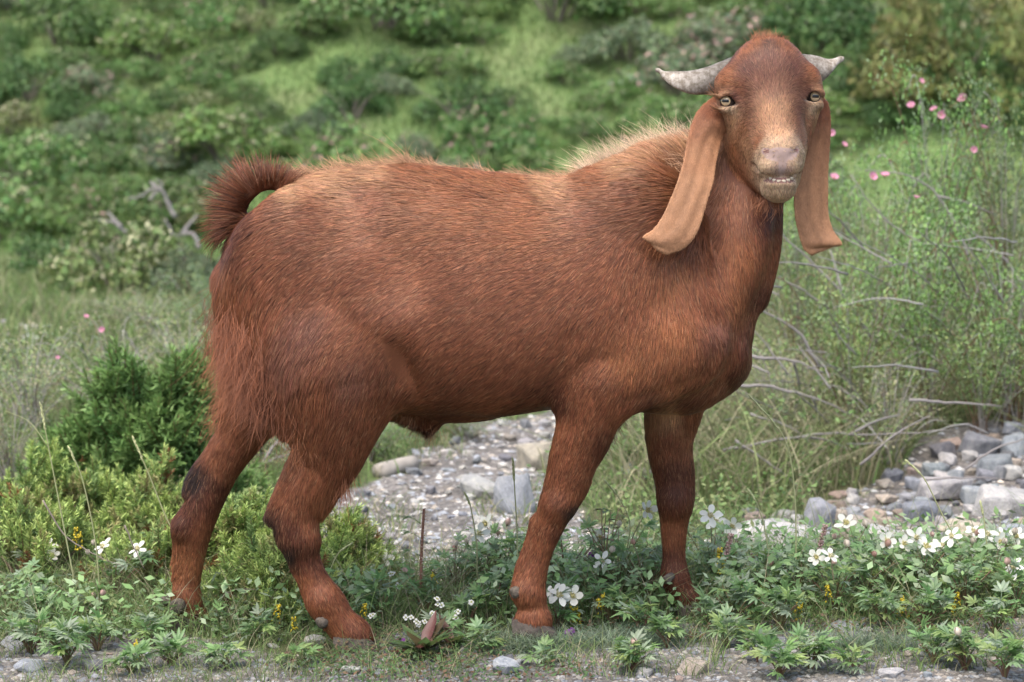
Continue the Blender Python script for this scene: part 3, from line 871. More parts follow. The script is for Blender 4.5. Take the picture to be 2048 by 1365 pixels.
fc[tl] = CR * .85
# crest: long pale guard hair only close to the ridge
pts = grow(rp, rn, fd, flen, flift, 5)
long_ = flen > .038
pts[long_, :, 2] -= ((flen[long_] * .18)[:, None] * np.linspace(0, 1, 5)[None] ** 2) * (flift[long_] < .6)[:, None]
camt = np.where(fh, .35, np.where(long_, .55, .48))
camt[tl] = .12
pts = clump(pts, 0.0070, camt)
pts = np.where(fh[:, None, None], pts, clump(pts, .018, .15, 1))
br = np.exp(RNG.normal(0, .22, len(rp))) * (0.82 + 0.36 * vnoise(rp, 95, 9)) * (0.88 + .24 * vnoise(rp, 11, 21, 2))
dk = RNG.random(len(rp)) < .12
br[dk] *= .38
hue = RNG.normal(0, .05, (len(rp), 3))
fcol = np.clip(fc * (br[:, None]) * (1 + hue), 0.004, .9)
lt = RNG.random(len(rp)) < .05
fcol[lt] = fcol[lt] * .5 + CT * .5
r0 = np.where(fh, .00030, np.where(rp[:, 2] < .42, .00036, .00041))
rad = r0[:, None] * np.array([1, .95, .8, .55, .15])[None]
make_strands("fur", pts - GM, rad, fcol, rn, FURMAT, goat)

# sparse long guard hairs: back line, thigh fringe, belly, chin
def fringe(name, specs):
    PP, RR, CC, NN = [], [], [], []
    for (line, n, ln, dirv, col, spread, r) in specs:
        c = catmull([P(*q) for q in line], 60)
        t = RNG.random(n) * 59
        i = t.astype(int); f = (t - i)[:, None]
        p = c[i] * (1 - f) + c[np.minimum(i + 1, 59)] * f + RNG.normal(0, spread, (n, 3))
        dv = np.array(dirv, float); dv = np.array([dv[0], dv[2], -dv[1]])
        clus = np.stack([vnoise(p, 55, s) - .5 for s in (31, 32, 33)], 1) * 1.1
        d = dv + clus + RNG.normal(0, .14, (n, 3)); d /= np.linalg.norm(d, axis=1)[:, None]
        L = ln * .001 * (.5 + .8 * RNG.random(n)) * (.6 + .8 * vnoise(p, 40, 35))
        tt = np.linspace(0, 1, 5)[None, :, None]
        q = p[:, None] + d[:, None] * L[:, None, None] * tt
        sg = np.array([RNG.normal(0, .38, n), RNG.normal(0, .2, n), -.15 + RNG.normal(0, .28, n)]).T
        q += sg[:, None] * L[:, None, None] * tt ** 2
        PP.append(clump(q, .009, .4)); RR.append(np.tile(np.array([1, .9, .75, .5, .12]) * r, (n, 1)))
        CC.append(np.clip(np.array(col) * np.exp(RNG.normal(0, .28, n))[:, None], 0, .9)); NN.append(d * .4 + np.array([0, -.6, .6]))
    NN = np.concatenate(NN); NN /= np.linalg.norm(NN, axis=1)[:, None]
    make_strands(name, np.concatenate(PP) - GM, np.concatenate(RR), np.concatenate(CC), NN, FURMAT, goat)

fringe("back_fringe", [
    ([(590, 366, 0), (700, 350, 0), (800, 344, 0), (870, 344, 0)], 1500, 40, (-.85, -.55, 0), CT, .006, .00032),
    ([(820, 342, 0), (850, 342, 0)], 260, 56, (-.75, -.75, 0), CT, .005, .00032),
    ([(870, 346, 0), (1000, 360, 0), (1120, 368, 0), (1200, 362, 0)], 1700, 38, (-.85, -.55, 0), CT, .006, .00032),
    ([(1180, 362, 0), (1260, 336, .01), (1330, 318, .02), (1400, 290, .03)], 2600, 56, (-.62, -.80, 0), CB, .007, .00034),
    ([(1230, 370, -.04), (1320, 350, -.04), (1400, 340, -.03)], 900, 44, (-.9, -.2, -.1), CT, .012, .00034),
])
fringe("forelock", [
    ([(1508, 94, -.02), (1536, 86, -.02), (1568, 94, -.02)], 800, 18, (0, -1, -.1), CO, .005, .00026),
    ([(1534, 88, -.045), (1533, 104, -.055), (1530, 116, -.06)], 420, 20, (-.95, -.35, -.15), CO, .003, .00026),
    ([(1540, 88, -.045), (1541, 104, -.055), (1544, 116, -.06)], 420, 20, (.95, -.35, -.15), CO, .003, .00026),
    ([(1537, 98, -.06), (1537, 118, -.066)], 160, 9, (0, -1, -.2), CK, .0015, .00026),
    ([(458, 552, -.055), (455, 578, -.055), (460, 606, -.055)], 260, 24, (.12, 1, -.1), CB, .003, .00032),
])
fringe("thigh_fringe", [
    ([(455, 560, -.01), (446, 640, -.02), (448, 700, -.03)], 1100, 62, (-.10, 1, 0), CR, .012, .00034),
    ([(480, 620, -.10), (500, 680, -.13), (520, 730, -.14), (560, 780, -.14)], 2600, 66, (-.22, 1, -.12), CR, .022, .00034),
    ([(480, 690, -.05), (505, 745, -.09), (560, 790, -.12)], 2300, 50, (-.5, .9, -.1), CO, .018, .00034),
    ([(590, 790, -.15), (600, 850, -.14), (610, 900, -.13)], 800, 34, (-.3, .95, -.1), CO, .012, .00034),
    ([(470, 740, .08), (460, 800, .09), (440, 850, .1)], 700, 26, (-.5, .8, 0), CO, .012, .00034),
    ([(706, 900, -.11), (694, 940, -.11), (676, 965, -.11)], 380, 44, (-.05, 1, 0), CO, .008, .00032),
    ([(800, 812, -.04), (850, 850, -.01), (872, 858, -.01)], 260, 34, (-.1, 1, 0), CT * .7, .006, .00028),
    ([(1215, 840, -.12), (1240, 815, -.12), (1212, 880, -.12)], 300, 26, (.6, .8, 0), CD, .006, .00028),
    ([(1512, 385, -.05), (1530, 402, -.09), (1560, 404, -.12)], 220, 26, (-.2, 1, 0), CO, .006, .00026),
])
# ------------------------------------------------------------------ ears, horns, eyes, teeth, hooves
def shell_loft(name, rows, thick, mat, parent, curl=.25, n=14, colf=None, sub=3):
    """rows: ((px, py, Y) one edge, (px, py, Y) other edge, bulge toward viewer) -> closed leaf-like shell"""
    A = np.array([P(*r[0]) for r in rows]); B = np.array([P(*r[1]) for r in rows]); bl = np.array([r[2] for r in rows])
    m = (len(rows) - 1) * sub + 1
    A, B = catmull(A, m), catmull(B, m); bl = np.interp(np.linspace(0, len(rows) - 1, m), np.arange(len(rows)), bl)
    t = np.linspace(0, 1, n)
    front, back = [], []
    for i in range(m):
        w = np.linalg.norm(B[i] - A[i])
        base = A[i][None] * (1 - t)[:, None] + B[i][None] * t[:, None]
        prof = np.sin(np.pi * t)
        fl = np.clip((i / (m - 1) - .18) / .22, 0, 1)
        prof = prof * (1 - fl) + fl * (.30 * prof + .22 * np.abs(2 * t - 1) ** 4 + .10 * np.sin(2 * np.pi * t + 5 * i / m) + .09 * np.sin(5 * np.pi * t + 7 * i / m))
        base = base + np.array([0, -1, 0])[None] * (bl[i] * w * prof)[:, None]
        th = thick * (0.25 + 0.75 * np.sin(np.pi * np.clip(t, .02, .98)) ** .5)
        th = th * (0.35 if i in (0, m - 1) else 1)
        front.append(base + np.array([0, -.5, 0]) * th[:, None]); back.append(base + np.array([0, .5, 0]) * th[:, None])
    ring = 2 * n
    V = np.concatenate([np.concatenate([front[i], back[i][::-1]]) for i in range(m)])
    F = []
    for i in range(m - 1):
        for j in range(ring):
            k = (j + 1) % ring
            F.append((i * ring + j, (i + 1) * ring + j, (i + 1) * ring + k, i * ring + k))
    for i, fl in ((0, False), (m - 1, True)):
        for j in range(n - 1):
            q = (i * ring + j, i * ring + j + 1, i * ring + ring - 2 - j, i * ring + ring - 1 - j)
            F.append(q[::-1] if fl else q)
    return V, np.array(F)

EARL = [((1438, 190, -.012), (1456, 206, -.040), .05), ((1416, 203, -.020), (1456, 236, -.030), .16), ((1396, 224, -.035), (1452, 258, -.022), .25), ((1383, 252, -.048), (1444, 274, -.020), .28), ((1375, 282, -.060), (1438, 290, -.030), .24), ((1366, 328, -.078), (1430, 330, -.055), .20),
        ((1355, 364, -.092), (1424, 368, -.075), .18), ((1341, 400, -.105), (1413, 404, -.095), .16), ((1325, 434, -.118), (1402, 442, -.112), .14), ((1306, 460, -.130), (1388, 474, -.125), .10), ((1286, 474, -.146), (1368, 496, -.130), .02), ((1301, 486, -.142), (1346, 505, -.135), -.02), ((1314, 500, -.141), (1332, 509, -.137), 0)]
EARR = [((1634, 186, -.015), (1646, 194, -.010), .05), ((1626, 204, -.020), (1656, 210, -.004), .12), ((1616, 228, -.022), (1660, 236, .0), .2), ((1608, 262, -.030), (1660, 268, -.002), .2), ((1602, 300, -.036), (1658, 300, -.006), .18), ((1594, 350, -.042), (1655, 350, -.012), .17), ((1588, 392, -.046), (1655, 394, -.018), .16),
        ((1590, 430, -.050), (1656, 430, -.024), .14), ((1596, 462, -.052), (1666, 462, -.034), .12), ((1603, 486, -.054), (1683, 487, -.050), .06), ((1609, 499, -.054), (1668, 493, -.042), .0), ((1622, 510, -.053), (1648, 500, -.047), 0)]
earskin = attr_mat("ear_skin", rough=.8, spec=.2, vary=.25, nscale=120)
def ear(rows, flip):
    if not flip:
        rows = [((a[0], a[1], a[2] - .055 * min(1, max(0, (a[1] - 230) / 150))), (b[0], b[1], b[2] - .055 * min(1, max(0, (b[1] - 230) / 150))), c) for a, b, c in rows]
    V, F = shell_loft("ear", rows, .0058, None, None, n=18, sub=4)
    zt, zb = V[:, 2].max(), V[:, 2].min()
    u = (zt - V[:, 2]) / (zt - zb)
    base = CR * 1.0
    tt = np.clip((u - .02) / .45 + .5 * (vnoise(V, 30, 12) - .5), 0, 1)[:, None]
    c = base * (1 - tt) + CE * tt
    c = c * (0.88 + .26 * vnoise(V, 22, 3, 3))[:, None]
    sp = vnoise(V, 170, 8) ** 6
    ti0 = np.arange(len(V)) % 36; tv = np.where(ti0 < 18, ti0, 35 - ti0) / 17.0
    c = c * (1 - .16 * np.exp(-((tv - .42 - .06 * np.sin(9 * u)) / .07) ** 2) + .22 * (np.abs(2 * tv - 1) > .93) - .10 * np.exp(-((tv - .72) / .05) ** 2))[:, None]
    c = c * (1 - .20 * np.clip(sp * 2.4, 0, 1))[:, None]
    o = link_mesh("ear", mesh_np("ear", V - GM, F, earskin, True, c * .95), goat)
    T = np.concatenate([F[:, [0, 1, 2]], F[:, [0, 2, 3]]])
    vn = vert_normals(V, T)
    n = 20000
    tnn = np.cross(V[T[:, 1]] - V[T[:, 0]], V[T[:, 2]] - V[T[:, 0]]); tnn /= np.linalg.norm(tnn, axis=1)[:, None] + 1e-12
    p, ti_, a, b = tri_sample(V, T, n, np.where(tnn[:, 1] > .3, .35, 1.0))
    nn = vn[T[ti_, 0]] * (1 - a - b)[:, None] + vn[T[ti_, 1]] * a[:, None] + vn[T[ti_, 2]] * b[:, None]
    nn /= np.linalg.norm(nn, axis=1)[:, None] + 1e-9
    cc = c[T[ti_, 0]]
    uu = u[T[ti_, 0]]
    d = np.tile(np.array([-.25 if not flip else .1, 0, -1.0]), (n, 1))
    ln = .0036 + .005 * np.clip(1 - uu / .35, 0, 1)
    q = grow(p, nn, d, ln, np.full(n, .3), 4, .12)
    col = np.clip(cc * np.exp(RNG.normal(0, .13, n))[:, None] * (.88 + .24 * vnoise(p, 120, 5))[:, None], .005, .9)
    f = make_strands("ear_fur", q - GM, np.full(n, .00030)[:, None] * np.array([1, .9, .7, .3]), col, nn, FURMAT, o)
    return o
ear(EARL, False); ear(EARR, True)

def horn_mat():
    m, nt, b = new_mat("horn")
    a = nt.nodes.new("ShaderNodeAttribute"); a.attribute_name = "col"
    t = noise_tex(nt, 90, 5, .7)
    c = nt.nodes.new("ShaderNodeTexCoord")
    mp = nt.nodes.new("ShaderNodeMapping"); mp.inputs["Scale"].default_value = (190, 30, 30)
    nt.links.new(c.outputs["Object"], mp.inputs[0])
    t2 = noise_tex(nt, 1.0, 4, .6, vec=mp.outputs[0])
    dirt = ramp(nt, t.outputs[0], [(.40, (.38, .33, .26)), (.60, (1, 1, 1))])
    rid = ramp(nt, t2.outputs[0], [(.35, (.62, .58, .52)), (.6, (1, 1, 1))])
    c1 = mix_rgb(nt, .8, a.outputs[0], dirt, 'MULTIPLY')
    c2 = mix_rgb(nt, .6, c1, rid, 'MULTIPLY')
    nt.links.new(c2, b.inputs["Base Color"])
    b.inputs["Roughness"].default_value = .6
    b.inputs["Specular IOR Level"].default_value = .3
    bump(nt, b, t2.outputs[0], .6, .0016)
    return m
HORNM = horn_mat()
def horn(rows, dark):
    """rows: upper edge px, lower edge px, Y, thickness m"""
    n = 18; V = []; m0 = len(rows); sub = 5; m = (m0 - 1) * sub + 1
    U = catmull([P(r[0], r[1], r[4]) for r in rows], m); L = catmull([P(r[2], r[3], r[4] + r[6]) for r in rows], m)
    th = np.interp(np.linspace(0, m0 - 1, m), np.arange(m0), [r[5] for r in rows])
    an = np.arange(n) * 2 * math.pi / n
    cols = []
    for i in range(m):
        c = (U[i] + L[i]) / 2; h = (U[i] - L[i]) / 2
        rip = 1 + .010 * math.sin(i * 1.9)
        ring = c + np.cos(an)[:, None] * h * rip + np.sin(an)[:, None] * np.array([0, -1, 0]) * (th[i] / 2) * rip
        V.append(ring)
        u = i / (m - 1)
        w = np.clip((np.cos(an) + .2), 0, 1) * 0
        cc = np.array((.46, .415, .36)) * (1 - .68 * dark * np.clip(1.15 - u * 1.9, 0, 1))
        cols.append(np.tile(cc * (1 - .35 * max(0, u - .93) / .07), (n, 1)))
    V = np.concatenate(V); F = []
    for i in range(m - 1):
        for j in range(n):
            k = (j + 1) % n
            F.append((i * n + j, i * n + k, (i + 1) * n + k, (i + 1) * n + j))
    F += [tuple(range(n - 1, -1, -1)), tuple((m - 1) * n + j for j in range(n))]
    b = MB(); b.add(V - GM, F, np.concatenate(cols))
    return link_mesh("horn", b.mesh("horn", HORNM), goat)
h1 = horn([(1470, 112, 1450, 188, .004, .032, .0), (1452, 119, 1426, 189, .006, .031, -.004), (1411, 135, 1396, 190, .010, .028, -.012), (1378, 142, 1374, 187, .014, .024, -.016), (1354, 143, 1351, 177, .018, .018, -.016), (1338, 143.5, 1335, 166, .020, .013, -.010),
      (1327, 142, 1325, 156, .022, .009, -.004), (1317, 136.5, 1318, 147, .023, .007, 0), (1310, 138, 1311, 143.5, .023, .005, .0)], 1)
h2 = horn([(1598, 108, 1626, 178, .006, .032, .0), (1612, 109, 1640, 167, .008, .030, -.006), (1634, 112, 1656, 154, .014, .024, -.012), (1654, 118, 1668, 140, .018, .017, -.012), (1668, 117, 1676, 130, .021, .011, -.006), (1679, 113, 1682, 125.5, .023, .007, 0), (1688, 114, 1688, 121, .024, .005, 0)], .8)

# eyes: globe with iris and a level bar-shaped pupil
def eye_mat():
    m, nt, b = new_mat("eye_globe")
    a = nt.nodes.new("ShaderNodeAttribute"); a.attribute_name = "col"
    nt.links.new(a.outputs[0], b.inputs["Base Color"])
    b.inputs["Roughness"].default_value = .08
    b.inputs["Specular IOR Level"].default_value = .6
    b.inputs["Coat Weight"].default_value = .5; b.inputs["Coat Roughness"].default_value = .03
    return m
EYEM = eye_mat()
PUPM = plain("pupil", (.008, .008, .010), .15, .1, 40, .5)
def eye(c, look, up=(0, 0, 1)):
    f = np.array(look, float); f /= np.linalg.norm(f)
    s = np.cross(f, up); s /= np.linalg.norm(s); u = np.cross(s, f)
    V, cols, F = [], [], []
    na, nr = 40, 34
    th = np.concatenate([np.linspace(0, .75, 24), np.linspace(.82, math.pi, 11)]); nr = len(th)
    for i, t in enumerate(th):
        for j in range(na):
            a = 2 * math.pi * j / na
            bul = 1.0 + .07 * max(0, 1 - (t / .62) ** 2)
            V.append(c + EYE_RAD * bul * (math.cos(t) * f + math.sin(t) * (math.cos(a) * s + math.sin(a) * u)))
            nz = .85 + .3 * vnoise(np.array([[math.cos(a) * 9, math.sin(a) * 9, t * 6]]), 1.0, 4)[0]
            if t < .60: cc = np.array((.47, .355, .21)) * nz * (.75 + .5 * min(1, t / .5))
            elif t < .67: cc = np.array((.16, .11, .06)) * nz
            elif t < .74: cc = np.array((.03, .022, .02))
            else: cc = np.array((.055, .042, .036))
            cols.append(cc)
    for i in range(nr - 1):
        for j in range(na):
            k = (j + 1) % na
            F.append((i * na + j, (i + 1) * na + j, (i + 1) * na + k, i * na + k))
    b = MB(); b.add(np.array(V) - GM, F, np.array(cols))
    e = link_mesh("eye", b.mesh("eye", EYEM), goat)
    # pupil: a thin rounded bar seated on the cornea
    V, F = [], []
    nx, ny = 13, 7
    for i in range(nx):
        for j in range(ny):
            x = (i / (nx - 1) - .5) * .0128; y = (j / (ny - 1) - .5) * .0054 * (1 - .25 * abs(i / (nx - 1) * 2 - 1) ** 4)
            r = EYE_RAD * 1.075
            V.append(c + s * x + u * y + f * math.sqrt(r * r - x * x - y * y))
    for i in range(nx - 1):
        for j in range(ny - 1):
            F.append((i * ny + j, (i + 1) * ny + j, (i + 1) * ny + j + 1, i * ny + j + 1))
    b = MB(); b.add(np.array(V) - GM, F)
    link_mesh("pupil", b.mesh("pupil", PUPM), e)
eye(EYE_L, (-.38, -1, .02), (.03, 0, 1)); eye(EYE_R, (.18, -1, .02), (.03, 0, 1))

# lower teeth
toothm = plain("tooth", (.43, .37, .27), .35, .12, 90, .5)
for px, py, w, hgt in ((1541, 357.5, 6, 8), (1548.5, 361.5, 8, 9.5), (1557.5, 364, 9, 11), (1567, 364, 9, 11), (1576, 361, 8, 9), (1583, 357, 6, 8)):
    Y = -.172 - .010 * (1 - ((px - 1562) / 26) ** 2)
    c = P(px, py + .5, Y + .0085); w *= 1.0; hgt *= .8; b = MB(); V = []
    for zz, sx, dy in ((-1, .78, .0), (0, 1.0, -.0012), (.7, 1.02, -.001), (1, .9, 0)):
        for a, bq in ((-1, -1), (-.5, -1.5), (.5, -1.5), (1, -1), (1, 1), (-1, 1)):
            V.append(c + np.array([a * sx * w / 2 * KPX * .94, bq * .0014 + dy, zz * hgt / 2 * KPX]))
    F = [(i * 6 + j, i * 6 + (j + 1) % 6, (i + 1) * 6 + (j + 1) % 6, (i + 1) * 6 + j) for i in range(3) for j in range(6)] + [(5, 4, 3, 2, 1, 0), (18, 19, 20, 21, 22, 23)]
    b.add(np.array(V) - GM, F)
    link_mesh("tooth", b.mesh("tooth", toothm), goat)

# hooves (two claws each) and dewclaws
hoofm = plain("hoof_horn", (.075, .062, .052), .75, .45, 60, .2, .4)
def hoof(px, py, Y, fx, size=1.0):
    """a claw pair under the pastern; fx = direction of the toe in x"""
    for sy in (-1, 1):
        c = P(px, py, Y); c = c + np.array([0, sy * .0135, 0])
        V, F = [], []
        prof = [(-.026, .000, .010), (-.020, .0, .0125), (0, 0, .0145), (.022, 0, .0125), (.036, .0, .007), (.042, 0, .002)]
        top = [.030, .034, .036, .030, .016, .006]
        for (x, z, w), t in zip(prof, top):
            for (yy, zz) in ((-1, 0), (-1.02, .35), (-.85, .8), (0, 1), (.8, .8), (.9, .35), (.9, 0)):
                V.append(c + size * np.array([fx * (x - .10 * zz * t), yy * w, zz * t - .004]))
        k = 7; m = len(prof)
        for i in range(m - 1):
            for j in range(k):
                F.append((i * k + j, i * k + (j + 1) % k, (i + 1) * k + (j + 1) % k, (i + 1) * k + j))
        F += [tuple(range(k)), tuple((m - 1) * k + j for j in range(k))]
        b = MB(); b.add(np.array(V) - GM, F)
        link_mesh("hoof", b.mesh("hoof", hoofm), goat)
hoof(708, 1304, -.104, 1, 1.28); hoof(378, 1262, .1, 1, 1.25); hoof(1063, 1276, -.108, 1, 1.28); hoof(1382, 1236, .092, 1, 1.1)
dewm = plain("dewclaw_horn", (.115, .095, .075), .8, .4, 140, .2, .5)
for px, py, Y, r, dr in ((353, 1214, .062, 16, (-.3, -1, -.1)), (330, 1203, .11, 12, (-.8, -.2, -.2)), (642, 1246, -.122, 13, (-.7, -.6, -.4)), (645, 1244, -.075, 12, (-.9, .2, -.4)), (1029, 1186, -.125, 12, (-.9, -.5, -.3)), (1333, 1160, .066, 9, (-.6, -.6, -.3))):
    c = P(px, py, Y); b = MB(); d = np.array(dr, float); d /= np.linalg.norm(d)
    b.tube([c - d * .018 - GM, c - d * .008 - GM, c + d * .001 - GM, c + d * .005 - GM, c + d * .0062 - GM], np.array([.8, 1.0, 1.0, .86, .45]) * r * KPX, 12)
    link_mesh("dewclaw", b.mesh("dewclaw", dewm), goat)
del FLD
# ================================================================== STONES
def rock_mesh(name, seed, flat=.55, n=26, mat=None):
    """angular stone: convex hull of scattered points, bevelled by one extra cut"""
    r = np.random.default_rng(seed)
    pts = r.normal(0, 1, (n, 3)); pts /= np.linalg.norm(pts, axis=1)[:, None]
    box = np.sign(pts) * np.abs(pts) ** .6
    pts = box * np.array([1, .75 + .25 * r.random(), flat]) * (.72 + .32 * r.random((n, 1)))
    bm = bmesh.new()
    for p in pts: bm.verts.new(p)
    bmesh.ops.convex_hull(bm, input=bm.verts)
    for v in [v for v in bm.verts if not v.link_faces]: bm.verts.remove(v)
    bmesh.ops.dissolve_limit(bm, angle_limit=math.radians(14), verts=bm.verts, edges=bm.edges)
    bmesh.ops.bevel(bm, geom=list(bm.edges), offset=.045, segments=1, affect='EDGES', profile=.6)
    bmesh.ops.triangulate(bm, faces=bm.faces)
    bmesh.ops.subdivide_edges(bm, edges=[e for e in bm.edges if e.calc_length() > .35], cuts=1, use_grid_fill=False)
    bmesh.ops.triangulate(bm, faces=bm.faces)
    for v in bm.verts:
        q = np.array(v.co) + seed; v.co *= .93 + .12 * float(vnoise(q, 2.6, seed % 97)) + .06 * float(vnoise(q, 7, seed % 89))
    me = bpy.data.meshes.new(name); bm.to_mesh(me); bm.free()
    if mat: me.materials.append(mat)
    return me

def stone_mat():
    m, nt, b = new_mat("slate")
    c = nt.nodes.new("ShaderNodeTexCoord"); oi = nt.nodes.new("ShaderNodeObjectInfo")
    add = nt.nodes.new("ShaderNodeVectorMath"); add.operation = 'MULTIPLY_ADD'
    add.inputs[1].default_value = (1, 1, 1); nt.links.new(c.outputs["Object"], add.inputs[0])
    nt.links.new(oi.outputs["Location"], add.inputs[2])
    t = noise_tex(nt, 3.2, 6, .68, vec=add.outputs[0]); t2 = noise_tex(nt, 22, 4, .7, vec=add.outputs[0])
    h = nt.nodes.new("ShaderNodeHueSaturation"); nt.links.new(oi.outputs["Color"], h.inputs["Color"])
    k = ramp(nt, t.outputs[0], [(.28, (.55, .55, .57)), (.5, (.95, .95, .95)), (.72, (1.3, 1.24, 1.14))])
    k2 = ramp(nt, t2.outputs[0], [(.35, (.72, .72, .72)), (.6, (1.1, 1.1, 1.1))])
    x = mix_rgb(nt, 1.0, h.outputs[0], k, 'MULTIPLY'); x = mix_rgb(nt, .8, x, k2, 'MULTIPLY')
    nt.links.new(x, b.inputs["Base Color"]); b.inputs["Roughness"].default_value = .85; b.inputs["Specular IOR Level"].default_value = .25
    bump(nt, b, t2.outputs[0], .45, .03)
    return m
STONEM = stone_mat()
ROCKS = [rock_mesh("stone", 300 + i, f, 22 + i % 3 * 5, STONEM) for i, f in enumerate((.35, .5, .28, .6, .42, .7, .3, .5))]
S_BLUE, S_PALE, S_TAN, S_DARK, S_RUST, S_WHITE = (.29, .305, .325), (.42, .41, .39), (.41, .36, .30), (.20, .205, .215), (.34, .27, .225), (.50, .48, .45)
SNAME = {S_BLUE: "blue-grey", S_PALE: "pale grey", S_TAN: "tan", S_DARK: "dark grey", S_RUST: "rusty brown", S_WHITE: "whitish"}

def place_stone(px, py, w, h, colr, label, group=None, name="stone", seed=0, tilt=.15, rz=None, base=None, k=None):
    """w, h: width and height it shows in the photo, pixels"""
    r = random.Random(seed * 7 + int(px) * 31 + int(py))
    g = ground_hit(px, py) if base is None else np.array(base, float)
    D = proj(g)[2]
    ww = w * D / FPX; hh = h * D / FPX
    o = bpy.data.objects.new(name, ROCKS[(k if k is not None else r.randrange(8))])
    z = ground_z(g[0], g[1])
    o.rotation_euler = (r.uniform(-tilt, tilt), r.uniform(-tilt, tilt), r.uniform(0, 6.28) if rz is None else rz)
    mh = max(v.co.z for v in o.data.vertices) - min(v.co.z for v in o.data.vertices)
    o.scale = (ww / 1.9, ww / 1.9, max(.2 * ww, hh) / mh)
    o.location = (g[0], g[1], float(z) + .30 * hh)
    f = r.uniform(.78, 1.2); c = tuple(v * f * r.uniform(.97, 1.03) for v in colr)
    o.color = (*c, 1)
    COL.objects.link(o)
    tag(o, label, "rock" if w > 60 else "stone", group)
    return o

# named boulders
BLD = [(1030, 1024, 84, 88, S_BLUE, "upright rounded blue-grey boulder on the gravel path behind the near foreleg", "boulder"),
       (972, 994, 104, 46, S_PALE, "long low pale grey rock lying against the blue-grey boulder on the path", "boulder"),
       (1076, 936, 84, 66, S_TAN, "whitish tan blocky rock half hidden behind the near foreleg", "boulder"),
       (1260, 962, 44, 40, S_BLUE, "small blue-grey rock in the grass between the two forelegs", "boulder"),
       (1290, 958, 34, 30, S_PALE, "pale rock next to the blue-grey one between the forelegs", "boulder"),
       (1560, 1098, 190, 62, S_PALE, "broad flat pale grey slab at the foot of the scree, behind the white flowers", "slab_rock"),
       (1636, 1062, 66, 78, S_BLUE, "tall tilted blue-grey slab standing up out of the scree", "slab_rock"),
       (1672, 1050, 44, 42, S_TAN, "tan block leaning on the tall tilted slab", "slab_rock"),
       (1715, 1082, 90, 60, S_TAN, "rounded tan rock in the scree beside the tall slab", "slab_rock"),
       (1760, 1098, 110, 52, S_PALE, "pale grey flat rock below the rounded tan one", "slab_rock"),
       (1842, 1042, 78, 46, S_BLUE, "blue-grey rock with a flat top in the middle of the scree", "slab_rock"),
       (1890, 992, 110, 50, S_PALE, "long pale ledge of rock high in the scree", "slab_rock"),
       (1946, 1006, 60, 44, S_BLUE, "blue-grey rock wedged under the big pale slab", "slab_rock"),
       (2010, 1030, 130, 74, S_PALE, "largest pale grey slab at the right edge of the scree", "slab_rock"),
       (1990, 950, 90, 46, S_BLUE, "blue-grey rock at the upper end of the scree", "slab_rock"),
       (1960, 908, 74, 52, S_DARK, "dark blue-grey slab under the overhanging brush", "slab_rock"),
       (2030, 912, 60, 44, S_BLUE, "blue-grey slab at the right edge under the brush", "slab_rock"),
       (1500, 1040, 40, 34, S_DARK, "dark grey rock at the left end of the scree", "slab_rock"),
       (1620, 1118, 110, 40, S_PALE, "low grey slab half covered by the flower bed", "slab_rock"),
       (1930, 1080, 90, 46, S_TAN, "tan flat rock low in the scree near the right edge", "slab_rock"),
       (2030, 1090, 100, 44, S_BLUE, "blue-grey rock low at the right edge above the white flowers", "slab_rock")]
for i, (px, py, w, h, c, lb, nm) in enumerate(BLD):
    place_stone(px, py, w * 1.08, h, c, lb, name=nm, seed=i)
# scattered scree and path stones
SHORT = {1030: "the upright blue-grey boulder", 972: "the long low pale rock", 1076: "the whitish tan blocky rock", 1560: "the broad flat slab", 1636: "the tall tilted slab", 1715: "the rounded tan rock", 1842: "the flat-topped blue-grey rock",
         1890: "the long pale ledge", 2010: "the largest pale slab", 1960: "the dark slab under the brush", 1500: "the dark rock ending the scree", 1930: "the low tan flat rock"}
def beside(x, y, table):
    k = min(table, key=lambda t: (t[0] - x) ** 2 + (2 * (t[1] - y)) ** 2)
    dx, dy = x - k[0], 1.8 * (y - k[1])
    w = ("right of" if dx > 0 else "left of") if abs(dx) > abs(dy) else ("below" if dy > 0 else "above")
    return f"{'just' if abs(dx) + abs(dy) < 70 else 'well'} {w} {k[2]}"
BT = [(b[0], b[1], SHORT[b[0]]) for b in BLD if b[0] in SHORT]
HT = [(382, 1270, "the far hind hoof"), (712, 1310, "the near hind hoof"), (1068, 1285, "the near front hoof"), (1385, 1345, "the big flat tan stone"), (1700, 1270, "the thin slate flake"), (60, 1345, "the flat corner slate"), (850, 1320, "the reddish rosette"), (1990, 1335, "the tan corner stone")]
def size_word(w, a, b):
    return "tiny" if w < a else ("small" if w < b else "larger")
def scatter_px(poly, n, mind, seed):
    r = random.Random(seed); out = []
    xs_ = [p[0] for p in poly]; ys_ = [p[1] for p in poly]; tries = 0
    pa = np.array(poly, float)
    while len(out) < n and tries < n * 60:
        tries += 1
        x, y = r.uniform(min(xs_), max(xs_)), r.uniform(min(ys_), max(ys_))
        if in_poly(np.array([x]), np.array([y]), poly)[0] and all((x - a) ** 2 + ((y - b) * 1.8) ** 2 > mind ** 2 for a, b in out):
            out.append((x, y))
    return out
r6 = random.Random(6)
for (x, y) in scatter_px([(1450, 1115), (1460, 1060), (1640, 1010), (1800, 955), (1960, 872), (2060, 860), (2060, 1120)], 110, 24, 3):
    c = r6.choice((S_BLUE, S_BLUE, S_PALE, S_PALE, S_TAN, S_DARK, S_RUST))
    w = r6.uniform(18, 52)
    place_stone(x, y, w, w * r6.uniform(.45, .75), c, f"{size_word(w, 28, 40)} {SNAME[c]} scree stone {beside(x, y, BT)}", f"{SNAME[c]} stones in the scree", seed=int(x))
